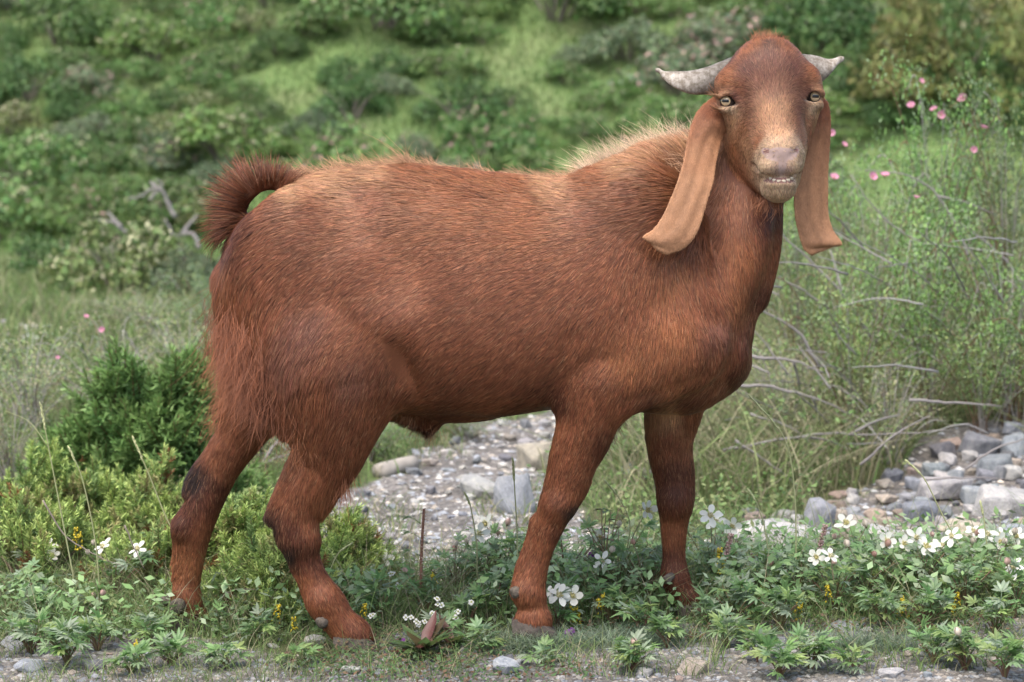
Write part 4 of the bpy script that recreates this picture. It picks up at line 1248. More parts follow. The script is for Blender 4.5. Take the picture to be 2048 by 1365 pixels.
for (x, y) in scatter_px([(640, 1130), (700, 1010), (760, 950), (900, 885), (1000, 850), (1110, 830), (1090, 900), (1075, 1000), (1040, 1130)], 90, 24, 4):
    c = r6.choice((S_BLUE, S_PALE, S_PALE, S_TAN, S_WHITE, S_DARK))
    w = r6.uniform(12, 36)
    place_stone(x, y, w, w * r6.uniform(.4, .65), c, f"{size_word(w, 19, 28)} {SNAME[c]} path stone {beside(x, y, BT)}", f"{SNAME[c]} stones on the path", seed=int(x))
for (x, y) in scatter_px([(0, 640), (0, 700), (70, 720), (110, 690), (200, 690), (130, 660)], 9, 26, 5):
    w = r6.uniform(22, 44)
    place_stone(x, y, w, w * .5, S_WHITE, "whitish stone on the short grass of the clearing by the left edge", "whitish stones on the clearing", seed=int(x))
# near gravel: stones one can pick apart
fg = [(1385, 1345, 66, 30, S_TAN, "flat tan stone, the largest on the gravel below the far foreleg"), (1700, 1262, 70, 18, S_BLUE, "thin blue-grey slate flake under the flower bed at the right"), (1715, 1282, 46, 20, S_DARK, "dark slate flake just below the thin blue-grey one"),
      (35, 1300, 60, 34, S_BLUE, "blue-grey slate lump in the left corner beside the leafy plants"), (60, 1345, 60, 26, S_BLUE, "flat blue-grey slate at the bottom of the left corner"), (630, 1292, 50, 22, S_PALE, "pale slate flake behind the near hind hoof"),
      (700, 1352, 44, 20, S_PALE, "pale grey flat stone in front of the near hind hoof"), (1010, 1345, 60, 34, S_BLUE, "layered blue-grey stone below the near front hoof"), (190, 1340, 50, 24, S_DARK, "dark slate stone under the left leafy plant"),
      (1780, 1352, 60, 22, S_PALE, "pale crumbly stone at the bottom edge toward the right"), (1990, 1335, 44, 22, S_TAN, "tan stone under the plant in the right corner"), (1290, 1352, 40, 20, S_PALE, "small pale stone beside the big flat tan one")]
for i, (px, py, w, h, c, lb) in enumerate(fg):
    place_stone(px, py, w, h, c, lb, name="slate_stone", seed=40 + i, tilt=.1)
for (x, y) in scatter_px([(0, 1365), (0, 1290), (300, 1270), (700, 1290), (1100, 1290), (1500, 1270), (2048, 1250), (2048, 1365)], 110, 19, 8):
    c = r6.choice((S_BLUE, S_PALE, S_PALE, S_TAN, S_DARK, S_DARK, S_RUST))
    w = r6.uniform(9, 26)
    place_stone(x, y, w, w * r6.uniform(.35, .7), c, f"{size_word(w, 13, 19)} {SNAME[c]} gravel stone {beside(x, y, HT)}", f"little {SNAME[c]} stones in front of the hooves", seed=int(x * 3))

# gravel: what nobody could count
def pebble_cloud(name, pts, smin, smax, cols, seed):
    r = np.random.default_rng(seed); n = len(pts)
    base = np.array([(1, 0, 0), (-1, 0, 0), (0, 1, 0), (0, -1, 0), (0, 0, 1), (0, 0, -.6), (.7, .7, .3), (-.7, .6, .3)], float)
    tri = [(6, 2, 4), (0, 6, 4), (0, 2, 6), (2, 7, 4), (7, 1, 4), (2, 1, 7), (1, 3, 4), (3, 0, 4), (2, 0, 5), (1, 2, 5), (3, 1, 5), (0, 3, 5)]
    s = smin + (smax - smin) * r.random(n) ** 2.5
    jit = 1 + r.normal(0, .25, (n, 8, 3))
    V = base[None] * jit * np.array([1, .8, .5]) * s[:, None, None]
    a = r.random(n) * 6.28; ca, sa = np.cos(a)[:, None], np.sin(a)[:, None]
    X = V[:, :, 0] * ca - V[:, :, 1] * sa; Y = V[:, :, 0] * sa + V[:, :, 1] * ca
    V = np.stack([X, Y, V[:, :, 2]], -1) + pts[:, None, :]
    F = (np.array(tri)[None] + (np.arange(n) * 8)[:, None, None]).reshape(-1, 3)
    cc = np.array(cols)[r.integers(0, len(cols), n)] * (.7 + .6 * r.random((n, 1)))
    me = mesh_np(name, V.reshape(-1, 3), F, PEBM, False, np.repeat(cc, 8, axis=0))
    return tag(link_mesh(name, me), kind="stuff")
PEBM = attr_mat("gravel", .9, .2, vary=.25, nscale=200)
def ground_pts(n, x0, x1, y0, y1, rng, mask=None, power=1.0):
    x = rng.uniform(x0, x1, n); y = y0 + (y1 - y0) * rng.random(n) ** power
    if mask is not None:
        k = mask(x, y); x, y = x[k], y[k]
    return np.stack([x, y, ground_z(x, y)], 1)
rg = np.random.default_rng(61)
PC = [S_BLUE, S_PALE, S_BLUE, S_TAN, S_DARK, (.42, .40, .36), (.24, .22, .20), (.20, .18, .155)]
pebble_cloud("gravel", ground_pts(22000, -1.15, 1.2, -.46, .12, rg, gravel_mask), .0012, .0085, [tuple(v * .62 for v in c) for c in PC], 1)
pebble_cloud("path_gravel", ground_pts(26000, -1.0, 1.9, .3, 4.6, rg, gravel_mask, 1.6), .003, .016, [tuple(min(.6, v * 1.12) for v in c) for c in PC], 2)
# ================================================================== SHRUBS
LEAFM = attr_mat("shrub_leaf", .55, .3, trans=.25, objrand=.16, vary=.25, nscale=6, huevar=.012)
TWIGM = attr_mat("grey_twig", .85, .15, vary=.3, nscale=60)
GREENS = {"dark": np.array((.082, .150, .044)), "mid": np.array((.115, .198, .058)), "fresh": np.array((.135, .228, .062)), "olive": np.array((.148, .185, .064)), "grey": np.array((.135, .182, .095)), "yellow": np.array((.190, .205, .066))}

def leaf_quads(c, nrm, size, rng, aspect=.55, fold=.0):
    """centres (n,3), facing normals -> rhombic leaf faces"""
    n = len(c)
    a = np.cross(nrm, rng.normal(0, 1, (n, 3))); a /= np.linalg.norm(a, axis=1)[:, None] + 1e-9
    b = np.cross(nrm, a)
    s = size[:, None] if np.ndim(size) else size
    V = np.stack([c - a * s, c + b * s * aspect, c + a * s, c - b * s * aspect], 1)
    F = np.arange(n * 4).reshape(n, 4)
    return V.reshape(-1, 3), F

def crown_mesh(name, seed, col, n=2600, leaf=.035, lobes=30, tips=None, tipf=0.0, squash=.62, ragged=.25):
    """uneven mound of leaf-clump lobes, unit radius, base at z = 0"""
    r = np.random.default_rng(seed)
    th = r.random(lobes) * 6.28; u = r.random(lobes) ** .7
    lc = np.stack([np.cos(th) * np.sqrt(u) * .78, np.sin(th) * np.sqrt(u) * .78, (1 - u) * squash * (.5 + .6 * r.random(lobes)) + .12], 1)
    lr = .17 + .17 * r.random(lobes)
    k = r.integers(0, lobes, n)
    d = r.normal(0, 1, (n, 3)); d[:, 2] = np.abs(d[:, 2]) * .9 - .25; d /= np.linalg.norm(d, axis=1)[:, None]
    rad = lr[k] * (.62 + .38 * r.random(n) ** .5 + ragged * (r.random(n) ** 6))
    c = lc[k] + d * rad[:, None] * np.array([1, 1, .85]); c[:, 2] = np.abs(c[:, 2])
    nn = d + r.normal(0, .55, (n, 3)) + np.array([0, 0, .35]); nn /= np.linalg.norm(nn, axis=1)[:, None]
    V, F = leaf_quads(c, nn, leaf * (.6 + .8 * r.random(n)), r)
    lobeval = (.75 + .5 * r.random(lobes))[k]
    cc = col[None] * (lobeval * (.75 + .5 * r.random(n)))[:, None]
    cc = cc * (1 + r.normal(0, .08, (n, 3)))
    if tips is not None:
        hi = (r.random(n) < tipf * (.3 + 1.4 * (c[:, 2] / c[:, 2].max())) * (.3 + 1.4 * r.random(lobes)[k]))
        cc[hi] = tips * (.7 + .6 * r.random((hi.sum(), 1)))
    return mesh_np(name, V, F, LEAFM, False, np.repeat(np.clip(cc, .004, .8), 4, axis=0))

def stems_mesh(name, seed, n=14, rad=.02, col=(.19, .165, .14), h=.6):
    r = random.Random(seed); b = MB()
    for i in range(n):
        a = r.uniform(0, 6.28); e = r.uniform(.25, .85)
        tip = Vector((math.cos(a) * e, math.sin(a) * e, h * r.uniform(.5, 1.05)))
        mid = Vector((tip.x * .45, tip.y * .45, tip.z * .62))
        b.tube(catmull([(0, 0, -.12), tuple(mid), tuple(tip)], 6), np.linspace(rad, rad * .25, 6), 5, np.array(col) * r.uniform(.7, 1.25))
    return b.mesh(name, TWIGM)

PINKT, CREAMT = np.array((.42, .27, .24)), np.array((.34, .33, .20))
KINDS = []
for i, (cn, tip, tf, sq) in enumerate((("dark", None, 0, .62), ("mid", CREAMT, .10, .62), ("fresh", None, 0, .55), ("olive", CREAMT, .16, .6), ("grey", PINKT, .12, .62), ("mid", PINKT, .07, .7), ("dark", CREAMT, .05, .75), ("fresh", CREAMT, .10, .62), ("yellow", None, 0, 1.1), ("grey", None, 0, .5))):
    KINDS.append((cn, crown_mesh("foliage", 500 + i, GREENS[cn], 3000, .040, 30, tip, tf, sq), stems_mesh("stem", 520 + i)))
CNAME = {"dark": "dark green", "mid": "mid green", "fresh": "fresh green", "olive": "olive green", "grey": "grey-green", "yellow": "yellowish"}

def shrub(x, y, w, h, kind, label, name="shrub", cat="shrub", group=None, rz=0.0, sink=.10):
    cn, fm, sm = KINDS[kind]
    z = float(ground_z(x, y))
    e = empty(name, (x, y, z - sink * h), (0, 0, rz), (w / 2, w / 2 * random.uniform(.85, 1.1), h))
    link_mesh("foliage", fm, e); link_mesh("stem", sm, e)
    return tag(e, label, cat, group)

XW = [(120, "by the photo's left edge"), (240, "inward of the left edge"), (340, "well left of the tail"), (430, "just left of the tail"), (520, "right above the tail"), (610, "above the rump"), (700, "above the hip"), (790, "above the loin"), (880, "above the mid back"), (970, "above the back"), (1060, "before the withers"),
      (1150, "above the withers"), (1240, "above the neck crest"), (1330, "under the left horn tip"), (1440, "beside the left horn"), (1560, "over the head"), (1660, "over the right horn"), (1760, "right of the right horn"), (1850, "right of the head"), (1950, "inward of the right edge"), (9999, "by the photo's right edge")]
YW = [(35, "topmost row"), (85, "first row from the top"), (140, "second row down"), (200, "third row down"), (260, "fourth row down"), (330, "fifth row down"), (420, "sixth row down"), (520, "seventh row down"), (9999, "lowest row")]
USED = {}
def hill_label(cn, w, px, py):
    a = next(t for k, t in XW if px < k); b = next(t for k, t in YW if py < k)
    s = "small" if w < .8 else ("rounded" if w < 1.4 else "broad")
    l = f"{s} {CNAME[cn]} hillside shrub, {b}, {a}"
    n = USED.get(l, 0); USED[l] = n + 1
    return l if n == 0 else l.replace("hillside shrub", ["lopsided hillside shrub", "hillside shrub beside its twin", "hillside shrub behind its twin"][min(n - 1, 2)])

# clearings of short grass between the shrubs (photo pixels, laid on the slope)
CLEAR = [[(1040, -10), (1150, -10), (1150, 90), (1090, 130), (1030, 190), (900, 215), (905, 285), (810, 300), (690, 305), (680, 220), (760, 190), (900, 120), (1000, 70)],
         [(470, 60), (560, 90), (700, 60), (690, 120), (640, 170), (600, 260), (560, 320), (520, 300), (545, 200), (520, 120)], [(30, 235), (175, 240), (165, 330), (60, 340)],
         [(1090, 290), (1290, 285), (1270, 345), (1090, 350)], [(-20, 560), (240, 560), (250, 620), (90, 690), (-20, 700)], [(700, 60), (800, 90), (760, 130), (700, 120)]]
rs = random.Random(77); spots = []
cand = []
for t in range(9000):
    px, py = rs.uniform(-60, 2110), rs.uniform(-75, 560)
    if py > 350 and 430 < px < 1700: continue
    if py > 230 and px > 1700: continue
    if any(in_poly(np.array([px]), np.array([py]), c)[0] for c in CLEAR): continue
    wpx = rs.choice((90, 110, 130, 150, 175, 210, 240))
    if all((px - a) ** 2 + (2.1 * (py - b)) ** 2 > (.40 * (wpx + w)) ** 2 for a, b, w in cand):
        cand.append((px, py, wpx))
    if len(cand) >= 185: break
for (px, py, wpx) in cand:
    g = ground_hit(px, py + wpx * .22)
    if g[1] < 14: continue
    D = proj(g)[2]; w = wpx * D / FPX * 1.45
    k = rs.choice((0, 0, 1, 1, 2, 3, 4, 5, 6, 6, 7, 9))
    if px > 1690 and py < 220: k = rs.choice((0, 6, 8, 3))
    h = w * rs.uniform(.42, .60)
    shrub(g[0], g[1], w, h, k, hill_label(KINDS[k][0], w, px, py), "hillside_shrub", "shrub", "shrubs covering the hillside", rs.uniform(0, 6.28))
# the same slope goes on past both ends of the view
for t in range(70):
    px = rs.choice((rs.uniform(-1100, -80), rs.uniform(2130, 2900))); py = rs.uniform(-60, 430)
    g = ground_hit(px, py)
    if g[1] < 16: continue
    w = rs.uniform(.9, 2.4); k = rs.choice((0, 1, 2, 3, 4, 5, 6, 9))
    sd_ = "left" if px < 0 else "right"
    shrub(g[0], g[1], w, w * rs.uniform(.4, .6), k, f"{CNAME[KINDS[k][0]]} shrub farther along the slope past the {sd_} end of the hillside", "slope_shrub", "shrub", f"{CNAME[KINDS[k][0]]} shrubs past the {sd_} end of the hillside", rs.uniform(0, 6))
# upright conifers at the upper right
for px, py, w, h, k, lb in ((1830, 215, 1.7, 2.0, 8, "tall yellow-green conifer standing right of the right horn"), (1745, 190, 1.2, 1.3, 0, "dark green upright conifer between the right horn and the yellowish one"), (1915, 225, 1.5, 2.3, 6, "dark tall conifer next to the yellow-green one"), (2030, 240, 1.6, 1.7, 8, "yellow-green conifer cut by the right edge"), (1990, 120, 1.6, 1.6, 3, "olive conifer high in the right corner")):
    g = ground_hit(px, py); shrub(g[0], g[1], w * 1.15, h, k, lb, "conifer", "conifer", None, rs.uniform(0, 6))
# hillside sward: short blades that nobody could count
def blades(name, p, hgt, width, cols, seed, lean=.35, seg=2):
    r = np.random.default_rng(seed); n = len(p)
    a = r.random(n) * 6.28; d = np.stack([np.cos(a), np.sin(a), 0 * a], 1)
    s = np.stack([-np.sin(a), np.cos(a), 0 * a], 1)
    a2 = r.random(n) * 6.28; s = np.stack([np.cos(a2), np.sin(a2), 0 * a], 1)
    h = hgt * (.5 + .8 * r.random(n)); ln = lean * (0.3 + 1.3 * r.random(n))
    rows = []
    for k in range(seg + 1):
        t = k / seg
        c = p + d * (ln * h * t ** 1.8)[:, None] + np.array([0, 0, 1]) * (h * (t - .18 * t * t * np.minimum(ln, 1.5)))[:, None]
        wv = width * (1 - t) ** .7 * .5
        if k < seg:
            rows += [c - s * wv, c + s * wv]
        else:
            rows += [c]
    m = len(rows); V = np.stack(rows, 1)
    F3 = []
    tri = []
    for k in range(seg - 1):
        tri += [(2 * k, 2 * k + 1, 2 * k + 3), (2 * k, 2 * k + 3, 2 * k + 2)]
    tri.append((2 * seg - 2, 2 * seg - 1, 2 * seg))
    F = (np.array(tri)[None] + (np.arange(n) * m)[:, None, None]).reshape(-1, 3)
    cc = np.array(cols)[r.integers(0, len(cols), n)] * (.65 + .7 * r.random((n, 1)))
    return tag(link_mesh(name, mesh_np(name, V.reshape(-1, 3), F, GRASSM, False, np.repeat(cc, m, axis=0))), kind="stuff")
GRASSM = attr_mat("grass_blade", .6, .25, trans=.3, vary=.2, nscale=3)
G1, G2, G3, G4 = (.115, .19, .056), (.155, .235, .075), (.20, .235, .095), (.31, .285, .175)
rq = np.random.default_rng(70)
blades("hillside_grass", ground_pts(60000, -13, 13, 17, 40, rq), .16, .035, (G1, G2, G2, G3), 71)
blades("meadow_grass", ground_pts(50000, -5, 4, 4.5, 18, rq, None, 1.3), .13, .012, (G1, G2, G3, G3, G4), 72, .6)
blades("dry_bank_grass", ground_pts(30000, .3, 4.2, 1.5, 7, rq, lambda x, y: ~gravel_mask(x, y) & (y > 1.9 - .25 * x)), .30, .006, (G2, G3, G3, G4, G4, G4), 73, 1.1, 3)
blades("path_grass", ground_pts(14000, -2.6, .9, .55, 5, rq, lambda x, y: ~gravel_mask(x, y)), .085, .005, (G1, G2, G3, G4), 74, .9, 3)

def clumpy(p, sc, th, s): return p[vnoise(p, sc, s, 2) > th]
blades("path_tufts", clumpy(ground_pts(9000, -1.0, 1.0, .5, 4.2, rq, gravel_mask), 2.6, .60, 15), .07, .004, (G1, G2, G3, G4), 77, 1.0, 3)
# ---- leafy ground cover under and beside the path
def leaf_cover(name, p, size, cols, seed, zs=.05):
    r = np.random.default_rng(seed); n = len(p)
    c = p + np.stack([r.normal(0, .02, n), r.normal(0, .02, n), r.random(n) ** 1.6 * zs + .004], 1)
    nn = r.normal(0, .5, (n, 3)) + np.array([0, -.25, 1]); nn /= np.linalg.norm(nn, axis=1)[:, None]
    V, F = leaf_quads(c, nn, size * (.5 + .9 * r.random(n)), r, .5)
    cc = np.array(cols)[r.integers(0, len(cols), n)] * (.7 + .6 * r.random((n, 1)))
    return tag(link_mesh(name, mesh_np(name, V, F, LEAFM, False, np.repeat(cc, 4, axis=0))), kind="stuff")
leaf_cover("undergrowth", clumpy(ground_pts(60000, -2.6, .9, .55, 5, rq, lambda x, y: ~gravel_mask(x, y)), 2.2, .56, 5), .009, (G1, G2, (.07, .12, .04), G3, G3), 75, .10)
leaf_cover("bank_undergrowth", clumpy(ground_pts(120000, .25, 4.4, 1.6, 7.5, rq, lambda x, y: ~gravel_mask(x, y) & (y > 1.7)), 1.8, .48, 6), .0085, (G1, G2, (.07, .12, .04), G3, G4), 76, .26)

# ---- wild rose brush on the right bank: arching stems, small leaflets, pink flowers
PINK = np.array((.66, .30, .42))
PETM = attr_mat("petal", .6, .2, trans=.3, vary=.1, nscale=50)
STAMM = plain("stamen", (.62, .50, .10), .7, .2)
def petal_geo(L, W, cup=.25, notch=0.0, nx=5):
    V, F = [], []
    prof = [(0, .10), (.3, .62), (.6, 1.0), (.85, .82), (1.0, .20)]
    for (u, w) in prof:
        for s in (-1, 0, 1):
            V.append((u * L - (notch * L * .12 if (s == 0 and u > .95) else 0), s * w * W / 2, cup * L * (u * u) * .5 + (.10 * W * abs(s) * w)))
    for i in range(len(prof) - 1):
        for j in range(2):
            F.append((i * 3 + j, i * 3 + j + 1, (i + 1) * 3 + j + 1, (i + 1) * 3 + j))
    return np.array(V), F
def flower_meshes(L, W, cup, notch, pc, cc, cr):
    b = MB(); V, F = petal_geo(L, W, cup, notch); b.add(V, F, pc)
    pm = b.mesh("petal", PETM)
    b = MB(); r = random.Random(4)
    b.tube([(0, 0, -.004), (0, 0, 0), (0, 0, .003)], [cr * .5, cr, cr * .6], 9, cc)
    for i in range(20):
        a = r.uniform(0, 6.28); e = r.uniform(.3, 1.3) * cr
        b.tube([(math.cos(a) * e * .6, math.sin(a) * e * .6, 0), (math.cos(a) * e * 1.25, math.sin(a) * e * 1.25, cr * r.uniform(.9, 1.5))], [cr * .08, cr * .16], 4, np.array(cc) * r.uniform(.7, 1.2))
    return pm, b.mesh("centre", PETM)
ROSEP = flower_meshes(.014, .017, 1.1, 1, PINK, (.60, .36, .22), .003)
def add_flower(parent, loc, rot, meshes, sc=1.0, n=5, part="flower"):
    f = link_mesh(part, meshes[1], parent, loc, rot, sc)
    for i in range(n):
        link_mesh("petal", meshes[0], f, (0, 0, 0), (0, 0, i * 2 * math.pi / n + random.uniform(-.08, .08)), random.uniform(.9, 1.08))
    return f

def rose_bush_mesh(seed, nstem=26, h=1.0, leafc=(GREENS["fresh"], GREENS["mid"], GREENS["grey"], GREENS["yellow"]), nleaf=4200, dead=.5):
    r = random.Random(seed); rr = np.random.default_rng(seed)
    b = MB(); cs, tips = [], []
    for i in range(nstem):
        a = r.uniform(0, 6.28); e = r.uniform(.15, .75); hh = h * r.uniform(.45, 1.0)
        p = catmull([(r.uniform(-.1, .1), r.uniform(-.1, .1), -.05), (math.cos(a) * e * .35, math.sin(a) * e * .35, hh * .6), (math.cos(a) * e * .8, math.sin(a) * e * .8, hh), (math.cos(a) * e * 1.15, math.sin(a) * e * 1.15, hh * r.uniform(.75, 1.05))], 12)
        col = (.34, .31, .29) if r.random() < dead else (.19, .12, .075)
        b.tube(p, np.linspace(.0055, .0018, 12), 4, np.array(col) * r.uniform(.7, 1.2))
        tips.append(p[-1])
        for k in range(3, 12):
            for q in range(2):
                s = p[k] + rr.normal(0, .02, 3); t = s + rr.normal(0, 1, 3) * np.array([.10, .10, .06]) + np.array([0, 0, .05])
                cs.append((s, t))
    cs = np.array(cs)
    n = nleaf; k = rr.integers(0, len(cs), n); u = rr.random(n)[:, None] ** .7
    c = cs[k, 0] * (1 - u) + cs[k, 1] * u + rr.normal(0, .018, (n, 3)); c[:, 2] = np.abs(c[:, 2])
    nn = rr.normal(0, .6, (n, 3)) + np.array([0, -.2, .8]); nn /= np.linalg.norm(nn, axis=1)[:, None]
    V, F = leaf_quads(c, nn, .0135 * (.6 + .8 * rr.random(n)), rr, .55)
    cc = np.array(leafc)[rr.integers(0, len(leafc), n)] * 1.15 * (.7 + .6 * rr.random((n, 1)))
    return b.mesh("stem", TWIGM), mesh_np("foliage", V, F, LEAFM, False, np.repeat(cc, 4, axis=0)), tips, c
_pal = [("fresh", "olive", "grey"), ("mid", "grey", "fresh"), ("grey", "olive", "grey"), ("olive", "grey", "mid"), ("grey", "dark", "fresh")]
RB = [rose_bush_mesh(800 + i, leafc=[GREENS[q] * 1.35 for q in _pal[i]]) for i in range(5)]
DRYB = [rose_bush_mesh(820 + i, 40, .9, (GREENS["grey"] * 1.4, GREENS["olive"] * 1.4, np.array(G4)), 2200, .85) for i in range(3)]
def rose_bush(px, py, top, wpx, label, var, dry=False, flowers=(), name="rose_bush"):
    g = ground_hit(px, py); D = proj(g)[2]
    h = (py - top) * D / FPX; w = wpx * D / FPX
    sm, fm, tips, lv = (DRYB if dry else RB)[var % (3 if dry else 5)]
    rz = var * 1.3
    e = tag(empty(name, (g[0], g[1], float(ground_z(g[0], g[1])) - .02)), label, "bush", "brush around the goat")
    for nm, me in (("stem", sm), ("foliage", fm)): link_mesh(nm, me, e, (0, 0, 0), (0, 0, rz), (w / 1.5, w / 1.5, h))
    for (fx, fy) in flowers:
        q = P(fx, fy, g[1] - .15 * w)
        l = Vector(q) - e.location
        f = link_mesh("flower", ROSEP[1], e, l, (1.15, .0, random.uniform(-.5, .5)))
        s = random.uniform(.7, 1.2) * (.75 if dry else 1); f.scale = (s, s, s)
        f.rotation_euler = (random.uniform(.1, 1.5), random.uniform(-.9, .9), 0)
        for i in range(5):
            link_mesh("petal", ROSEP[0], f, (0, 0, 0), (0, 0, i * 1.2566))
    return e
rose_bush(1745, 760, 300, 330, "rose bush with pink buds just right of the goat's right ear", 0, False, [(1663, 266), (1688, 290), (1668, 356)])
rose_bush(1870, 700, 150, 300, "tallest rose bush, topped by the biggest pink flowers", 1, False, [(1842, 163), (1882, 230), (1868, 220), (1822, 212), (1925, 198)])
rose_bush(2010, 690, 200, 330, "rose bush with few pink flowers at the right edge, upper one", 2, False, [(1966, 256), (1948, 300)])
rose_bush(1700, 900, 520, 360, "thin leafy rose bush above the dead branches behind the chest", 3, False, [(1770, 886)])
rose_bush(1850, 860, 420, 380, "rose bush full of pale twigs in the middle of the bank", 4, False, [(1832, 396), (1745, 354), (1770, 352)])
rose_bush(2020, 850, 430, 360, "rose bush at the right edge above the scree, lower one", 0, False, [])
rose_bush(1600, 800, 420, 260, "rose bush showing in the gap right of the goat's neck", 2, False, [])
rose_bush(1960, 880, 650, 300, "low dense leafy bush hanging over the top of the scree", 3, False, [])
rose_bush(1780, 930, 700, 300, "low grassy bush with grey twigs under the bank", 1, True)
rose_bush(1570, 900, 640, 260, "low tangle of grey twigs behind the goat's chest", 0, True)
rose_bush(1920, 560, 300, 360, "rose bush in the second rank behind the tallest one", 3, False, [])
rose_bush(1680, 560, 330, 300, "rose bush in the second rank beside the right ear", 4, False, [])
# left, behind the rump
rose_bush(60, 860, 640, 330, "dry grey-green bush by the left edge above the juniper", 1, True, [(115, 716)], "dry_bush")
rose_bush(230, 850, 610, 330, "dry bush with pale twigs and one pink flower left of the hind leg", 2, True, [(172, 634), (204, 660)], "dry_bush")
rose_bush(380, 800, 590, 300, "dry straw-coloured bush right behind the rump", 0, True, [], "dry_bush")
rose_bush(20, 960, 760, 260, "low dry bush in the left edge, nearest behind the juniper", 2, True, [], "dry_bush")
rose_bush(330, 940, 780, 240, "low grey bush between the round juniper and the dry bushes", 1, True, [], "dry_bush")
rose_bush(300, 660, 570, 300, "pale green low bush on the meadow left of the rump", 2, True, [], "low_bush")
rose_bush(415, 690, 540, 220, "grey-green bush just behind the rump", 2, False, [], "low_bush")
rose_bush(620, 960, 840, 260, "low grey dry bush showing between the two hind legs", 0, True, [], "dry_bush")
rose_bush(740, 920, 800, 260, "green low bush under the goat's flank beside the log", 3, False, [], "low_bush")
rose_bush(930, 880, 800, 260, "green low bush under the goat's belly at the head of the path", 2, False, [], "low_bush")
rose_bush(1270, 950, 830, 240, "low green bush seen between the two forelegs", 4, False, [], "low_bush")

# ---- dead branches
DEADM = attr_mat("dead_wood", .85, .15, vary=.35, nscale=35)
def branch(pts, r0, label, Y, group="dead grey branches", name="dead_branch", fork=None, col=(.235, .215, .205)):
    """pts: photo pixels of the branch, Y: distance (or a pair, from first to last point)"""
    Ys = np.linspace(Y[0], Y[1], len(pts)) if hasattr(Y, '__len__') else [Y] * len(pts)
    W = catmull([P(p[0], p[1], y) for p, y in zip(pts, Ys)], 4 * len(pts))
    W += np.random.default_rng(int(pts[0][0])).normal(0, r0 * .22, W.shape)
    o = W[0].copy()
    b = MB(); b.tube(W - o, np.linspace(r0, r0 * .35, len(W)) * .60, 7, col)
    e = tag(link_mesh(name, b.mesh(name, DEADM), None, o), label, "branch", group)
    for k, (fi, fx, fy) in enumerate(fork or ()):
        s = W[min(int(fi * len(W)), len(W) - 1)]; t = P(fx, fy, s[1] + .05)
        b = MB(); b.tube(catmull([s - o, (s + t) / 2 - o + np.array([0, 0, .01]), t - o], 6), np.linspace(r0 * .6, r0 * .25, 6), 6, col)
        link_mesh("twig", b.mesh("twig", DEADM), e)
    return e
BR = [([(1745, 680), (1700, 610), (1640, 540), (1575, 480), (1540, 440)], .008, 2.6, "long bare stem slanting down from behind the throat to the bank", ((.3, 1660, 500),)),
      ([(1640, 735), (1590, 660), (1530, 625), (1490, 590)], .009, 2.4, "bare stem slanting up to the notch of the goat's chest", ()),
      ([(1960, 600), (1925, 480), (1880, 400), (1820, 352), (1730, 340)], .008, 3.0, "arched bare stem bending over right of the ear", ((.5, 1990, 430),)),
      ([(1950, 620), (1900, 540), (1830, 480), (1770, 440), (1700, 350)], .008, 2.9, "long bare stem crossing the arched one", ()),
      ([(2060, 600), (2010, 520), (1950, 470), (1910, 440)], .008, 2.8, "bare stem slanting at the right edge", ()),
      ([(1500, 715), (1580, 720), (1650, 748)], .010, 2.3, "bare branch lying level behind the brisket", ((.5, 1600, 780),)),
      ([(1480, 770), (1560, 778), (1640, 800), (1700, 830)], .009, 2.2, "lower bare branch lying level behind the brisket", ((.6, 1640, 850),)),
      ([(1820, 800), (1900, 805), (2000, 812)], .009, 2.1, "bare branch lying level above the scree", ()),
      ([(1450, 900), (1530, 885), (1640, 870), (1760, 868), (1900, 862)], .008, 2.0, "longest bare branch lying low across the bank", ((.4, 1700, 900), (.6, 1800, 830))),
      ([(1720, 930), (1790, 870), (1860, 830)], .007, 1.9, "thin bare branch rising across the longest one", ()),
      ([(1930, 940), (1990, 900), (2060, 872)], .007, 1.7, "bare twig reaching over the upper scree", ()),
      ([(1470, 880), (1540, 930), (1600, 975)], .007, 1.9, "thin grey stick sloping to the left end of the scree", ()),
      ([(1500, 830), (1570, 850), (1650, 905)], .007, 2.1, "thin grey stick under the lower bare branch", ()),
      ([(1850, 960), (1930, 955), (2010, 958)], .006, 1.6, "grey stick lying on the scree ledge", ()),
      ([(300, 400), (322, 372), (312, 360)], .035, 15.5, "short hooked dead limb in the shrub left of the tail", ()),
      ([(352, 436), (335, 405), (315, 378), (285, 392), (255, 400)], .04, 15.5, "bent dead limb sticking out of the pine shrub left of the tail", ((.5, 300, 365),)),
      ([(262, 490), (245, 460), (225, 445), (190, 440)], .04, 15.3, "forked dead limb inside the pine shrub left of the tail", ((.4, 215, 425),)),
      ([(400, 500), (385, 470), (350, 470), (330, 440)], .04, 15.0, "pale dead limb between the pine shrub and the rump", ((.5, 395, 430),)),
      ([(290, 730), (265, 690), (245, 660)], .012, 4.2, "pale bare stem in the dry bush left of the hind leg", ()),
      ([(110, 900), (60, 810), (20, 750)], .010, 3.4, "bare stem slanting at the left edge behind the juniper", ()),
      ([(70, 900), (30, 850), (-20, 815)], .010, 3.2, "second bare stem low at the left edge", ()),
      ([(240, 770), (200, 756), (180, 752)], .010, 3.8, "short bare stick above the round juniper", ()),
      ([(470, 960), (520, 930), (600, 900)], .010, 2.4, "grey stick lying between the hind legs", ((.5, 560, 880),)),
      ([(500, 985), (580, 960), (640, 965)], .009, 2.2, "second grey stick between the hind legs, lower", ())]
for pts, r0, Y, lb, fk in BR:
    branch(pts, r0, lb, Y, fork=fk)
rb_ = random.Random(44)
